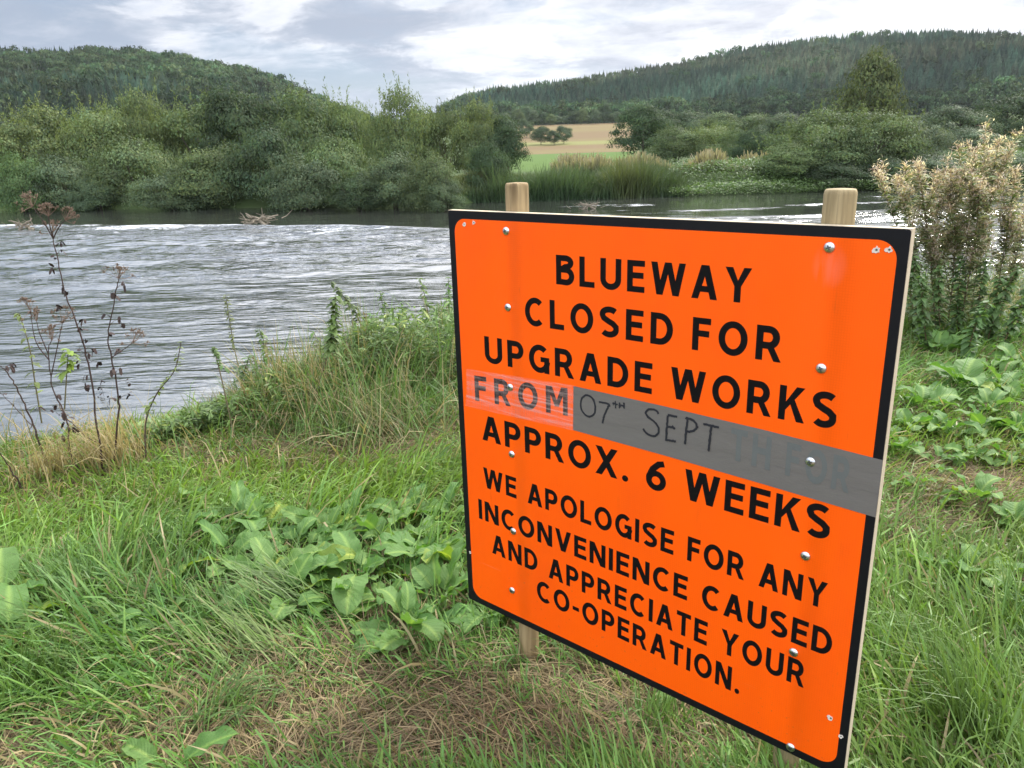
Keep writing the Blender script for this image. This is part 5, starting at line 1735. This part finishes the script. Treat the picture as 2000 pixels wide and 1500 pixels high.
nettle(px_line(Z1([(1240, 975), (1195, 830), (1160, 640), (1140, 510)]), 5.0, 0.1), 'tall thin weed with a pale flowering tip standing out over the water', 401, 0.035, 0.45, (0.15, 0.18, 0.07))
nettle(px_line(Z1([(1190, 1250), (1130, 980), (1095, 830), (1085, 770)]), None, 0.1), 'thin dark stem with a small green tuft at its tip', 402, 0.03, 0.6, (0.10, 0.15, 0.05))
nettle(px_line(Z1([(735, 1365), (735, 1160), (790, 1010), (880, 890), (915, 745)]), None, 0.0), 'curved dark stem with a yellow green tip alone above the bare bank', 403, 0.035, 0.35, (0.14, 0.18, 0.05), (0.07, 0.05, 0.035), density=0.5)
nettle(px_line(Z1([(205, 1130), (175, 940), (150, 780), (110, 640), (95, 600)]), 4.2, 0.0), 'thin green stem with paired leaves among the dead stalks near the left edge', 404, 0.045, 0.1, (0.15, 0.19, 0.06), density=0.5)
nettle(px_line(Z1([(320, 1060), (335, 930), (345, 780)]), 4.1, 0.0), 'short stem with long drooping yellow green leaves among the dead stalks', 405, 0.075, 0.6, (0.19, 0.25, 0.05), density=0.5)
nettle(px_line(Z2([(770, 1030), (840, 740), (900, 560), (930, 420), (940, 200)]), None, 0.1), 'nettle with a bare dark lower stem and a dense leafy top', 406, 0.065, 0.5, (0.11, 0.165, 0.05), density=1.4)
nettle(px_line(Z2([(1130, 480), (1085, 330), (1000, 210), (910, 110)]), 5.6, -0.1), 'nettle bent over to the left above the bank', 407, 0.06, 0.1, (0.10, 0.15, 0.055), density=1.3)
nettle(px_line(Z2([(560, 760), (520, 640), (470, 520), (430, 420)]), 5.2, 0.0), 'leafy nettle leaning left at the water side of the bank', 408, 0.055, 0.0, (0.11, 0.165, 0.055), density=1.3)
nettle(px_line(Z2([(500, 960), (460, 830), (410, 640), (390, 600)]), 4.9, 0.0), 'low weed with reddish brown stem left of the leaning nettle', 409, 0.035, 0.2, (0.13, 0.15, 0.06))
nettle(px_line(Z2([(1290, 460), (1260, 300), (1235, 170)]), 5.9, 0.0), 'upright nettle with a pointed top left of the sign', 410, 0.055, 0.0, (0.11, 0.175, 0.055), density=1.3)
nettle(px_line(Z2([(1400, 420), (1385, 330), (1378, 240)]), 6.0, 0.0), 'short upright nettle between two taller ones left of the sign', 411, 0.05, 0.0, (0.11, 0.175, 0.055), density=1.3)
nettle(px_line(Z2([(1570, 430), (1545, 250), (1500, 80)]), 5.9, 0.0), 'tallest nettle beside the left edge of the sign', 412, 0.06, 0.0, (0.12, 0.18, 0.06), density=1.2)
nettle(px_line(Z2([(1690, 420), (1695, 250), (1690, 80)]), 6.0, 0.0), 'nettle half hidden by the left edge of the sign', 413, 0.055, 0.0, (0.10, 0.16, 0.05), density=1.2)
nettle(px_line(Z2([(1170, 520), (1150, 400), (1130, 310)]), 5.7, 0.0), 'brown withered weed between the bent nettle and the upright ones', 414, 0.045, 0.2, (0.16, 0.085, 0.06), (0.09, 0.05, 0.04))
RN = np.random.RandomState(55)
for i in range(34):
    x = -1.75 + 2.05 * RN.rand() if i < 26 else RN.uniform(3.0, 4.2)
    y = float(np.interp(x, _cx, _cy)) + RN.uniform(0.05, 1.0)
    z = float(ground_z(x, y))
    hgt = RN.uniform(0.28, 0.66) * (0.65 + 0.45 * (x + 1.8) / 2 if x < 1 else 1.1)
    P = np.array([(x, y, z), (x + RN.normal() * .04, y + RN.normal() * .04, z + hgt * .5), (x + RN.normal() * .10, y + RN.normal() * .08, z + hgt)])
    nettle(P, 'short leafy nettle in the thicket on the bank shoulder', 500 + i, 0.062, 0.0, (0.085, 0.15, 0.045), group='short nettles in the bank thicket', density=0.9)

# seeding willowherb behind the sign's right edge
def willowherb(px_b, py_b, px_t, py_t, y, seed, label):
    r = np.random.RandomState(seed)
    b = at_depth(px_b, py_b, y); b[2] = float(ground_z(b[0], b[1]))
    t = at_depth(px_t, py_t, y + r.uniform(-0.15, 0.15))
    mid = (b + t) / 2 + r.normal(size=3) * 0.04
    o = empty('willowherb', tuple(b))
    tag(o, label, 'willowherb', 'seeding willowherb behind the right edge of the sign')
    P = np.array([b - b, mid - b, t - b]); P[0, 2] -= 0.03
    n = 30
    C = curve_pts(P, n)
    H = np.linalg.norm(t - b)
    st, lv, sd = Geo(), Geo(), Geo()
    tube(st, C, np.linspace(0.0050, 0.0016, n), 6, (0.15, 0.105, 0.06))
    side = []
    for _ in range(12):
        k = r.randint(9, 24)
        a = r.uniform(0, 6.28)
        d = norm(np.array([math.cos(a) * 0.36, math.sin(a) * 0.36, 1.0]))
        L = H * r.uniform(0.14, 0.30)
        B = np.array([C[k], C[k] + d * L * .5 + np.array([math.cos(a), math.sin(a), 0]) * .02, C[k] + d * L])
        B = curve_pts(B, 8)
        tube(st, B, np.linspace(0.0022, 0.001, 8), 4, (0.15, 0.095, 0.06))
        side.append(B)
    # narrow leaves along the stem and the side branches
    ax = [C] + side
    for q, A in enumerate(ax):
        m = 300 if q == 0 else 40
        s = r.uniform(0.08 if q == 0 else 0.0, 0.93, m)
        base = np.stack([np.interp(s * (len(A) - 1), np.arange(len(A)), A[:, c]) for c in range(3)], 1)
        a = r.uniform(0, 6.28, m)
        d = np.stack([np.cos(a), np.sin(a), r.uniform(0.1, 0.9, m)], 1)
        yl = r.uniform(0, 1, m)[:, None]
        col = (np.array([0.115, 0.175, 0.065]) * (1 - yl) + np.array([0.24, 0.23, 0.11]) * yl) * r.uniform(0.7, 1.3, (m, 1))
        ribbons(lv, base, d, r.uniform(0.045, 0.10, m), r.uniform(0.009, 0.018, m), [0.3, 1, 0.8, 0.05], r.uniform(0.2, 1.2, m), col, r=r)
        # curled seed pods with fluff near the tips
        m = 170 if q == 0 else 62
        s = np.clip(1 - np.abs(r.normal(size=m)) * (0.13 if q == 0 else 0.36), 0.45 if q == 0 else 0.1, 1.0)
        base = np.stack([np.interp(s * (len(A) - 1), np.arange(len(A)), A[:, c]) for c in range(3)], 1)
        a = r.uniform(0, 6.28, m)
        d = np.stack([np.cos(a), np.sin(a), r.uniform(0.2, 1.2, m)], 1)
        ribbons(sd, base, d, r.uniform(0.035, 0.080, m), r.uniform(0.0018, 0.0036, m), [0.6, 1, 1, 0.5], r.uniform(-0.4, 1.6, m), np.array([0.46, 0.335, 0.285]) * r.uniform(0.6, 1.25, (m, 1)), r=r)
        e = base + norm(d) * 0.035
        mm = int(m * 0.85)
        ribbons(sd, e[:mm] + r.normal(size=(mm, 3)) * 0.012, r.normal(size=(mm, 3)) + np.array([0, 0, .3]), r.uniform(0.014, 0.032, mm), r.uniform(0.003, 0.008, mm), [0.3, 1, 0.9, 0.2], r.uniform(-1, 1, mm),
                np.array([0.66, 0.57, 0.53]) * r.uniform(0.7, 1.2, (mm, 1)), r=r)
    st.build('stem', M_stem, o); lv.build('leaves', M_herb, o); sd.build('seed_head', M_fluff, o)


for i, (bx, by, tx, ty, y, lab) in enumerate([
    (1790, 640, 1712, 330, 5.9, 'willowherb leaning left, closest to the right post'), (1806, 640, 1752, 345, 6.1, 'short fluffy willowherb second from the right post'),
    (1830, 645, 1792, 318, 5.8, 'willowherb with a dense pink fluffy top above the corner of the board'), (1835, 650, 1830, 335, 6.2, 'willowherb with a green middle behind the corner of the board'),
    (1850, 650, 1855, 330, 5.9, 'upright willowherb in the middle of the clump'), (1862, 650, 1880, 345, 6.3, 'shorter willowherb in the middle of the clump'),
    (1880, 655, 1905, 290, 5.9, 'tall willowherb just left of the tallest'), (1890, 655, 1952, 272, 6.0, 'tallest willowherb with the whitest top'),
    (1905, 655, 1932, 290, 6.2, 'willowherb between the two tallest'), (1930, 660, 1985, 330, 5.8, 'willowherb leaning right beside the tallest'),
    (1945, 660, 2015, 375, 6.1, 'lowest willowherb bending out at the right edge'), (1870, 655, 1915, 350, 5.7, 'reddish stemmed willowherb in front of the tall ones')]):
    willowherb(bx, by, tx, ty, y, 600 + i, lab)
# leafy willowherb without seed at the right edge and one green iris-like blade clump
for i, (bx, by, tx, ty, y, lab) in enumerate([(1930, 640, 1990, 520, 5.4, 'green leafy weed leaning right under the tallest willowherb'), (1960, 650, 2020, 560, 5.2, 'green leafy weed at the right edge above the docks'),
                                              (1820, 650, 1800, 540, 5.2, 'green leafy weed behind the plywood edge of the board'), (1980, 640, 2050, 500, 5.6, 'green leafy weed cut by the right edge'), (1890, 680, 1930, 590, 5.0, 'green leafy weed right behind the largest dock'),
                                              (1840, 660, 1835, 520, 5.6, 'upright green weed under the middle of the willowherb'), (1870, 660, 1880, 500, 5.7, 'tall green weed under the middle of the willowherb'),
                                              (1910, 660, 1925, 510, 5.6, 'upright green weed below the tallest willowherb'), (1800, 650, 1785, 500, 5.6, 'green weed behind the corner of the board'), (1940, 660, 1955, 540, 5.5, 'bushy green weed right of the tallest willowherb')]):
    b = at_depth(bx, by, y); b[2] = float(ground_z(b[0], b[1])); t = at_depth(tx, ty, y)
    nettle(np.array([b, (b + t) / 2 + np.array([-.02, 0, .02]), t]), lab, 650 + i, 0.07, 0.0, (0.09, 0.15, 0.05), (0.13, 0.09, 0.05), density=1.8, group='green weeds under the seeding willowherb')

print('objects', len(bpy.data.objects))

# ------------------------------------------------------------------ the air
def haze():
    m, gg, out = new_mat('air')
    v = gg.n('ShaderNodeVolumePrincipled')
    v.inputs['Color'].default_value = (0.80, 0.87, 0.95, 1)
    v.inputs['Density'].default_value = 0.00009
    v.inputs['Anisotropy'].default_value = 0.2
    gg.link(v.outputs[0], out.inputs['Volume'])
    gq = Geo()
    box(gq, -1700, 1700, -120, 4100, -60, 190)
    o = tag(gq.build('haze', m), kind='stuff')
    return o


haze()
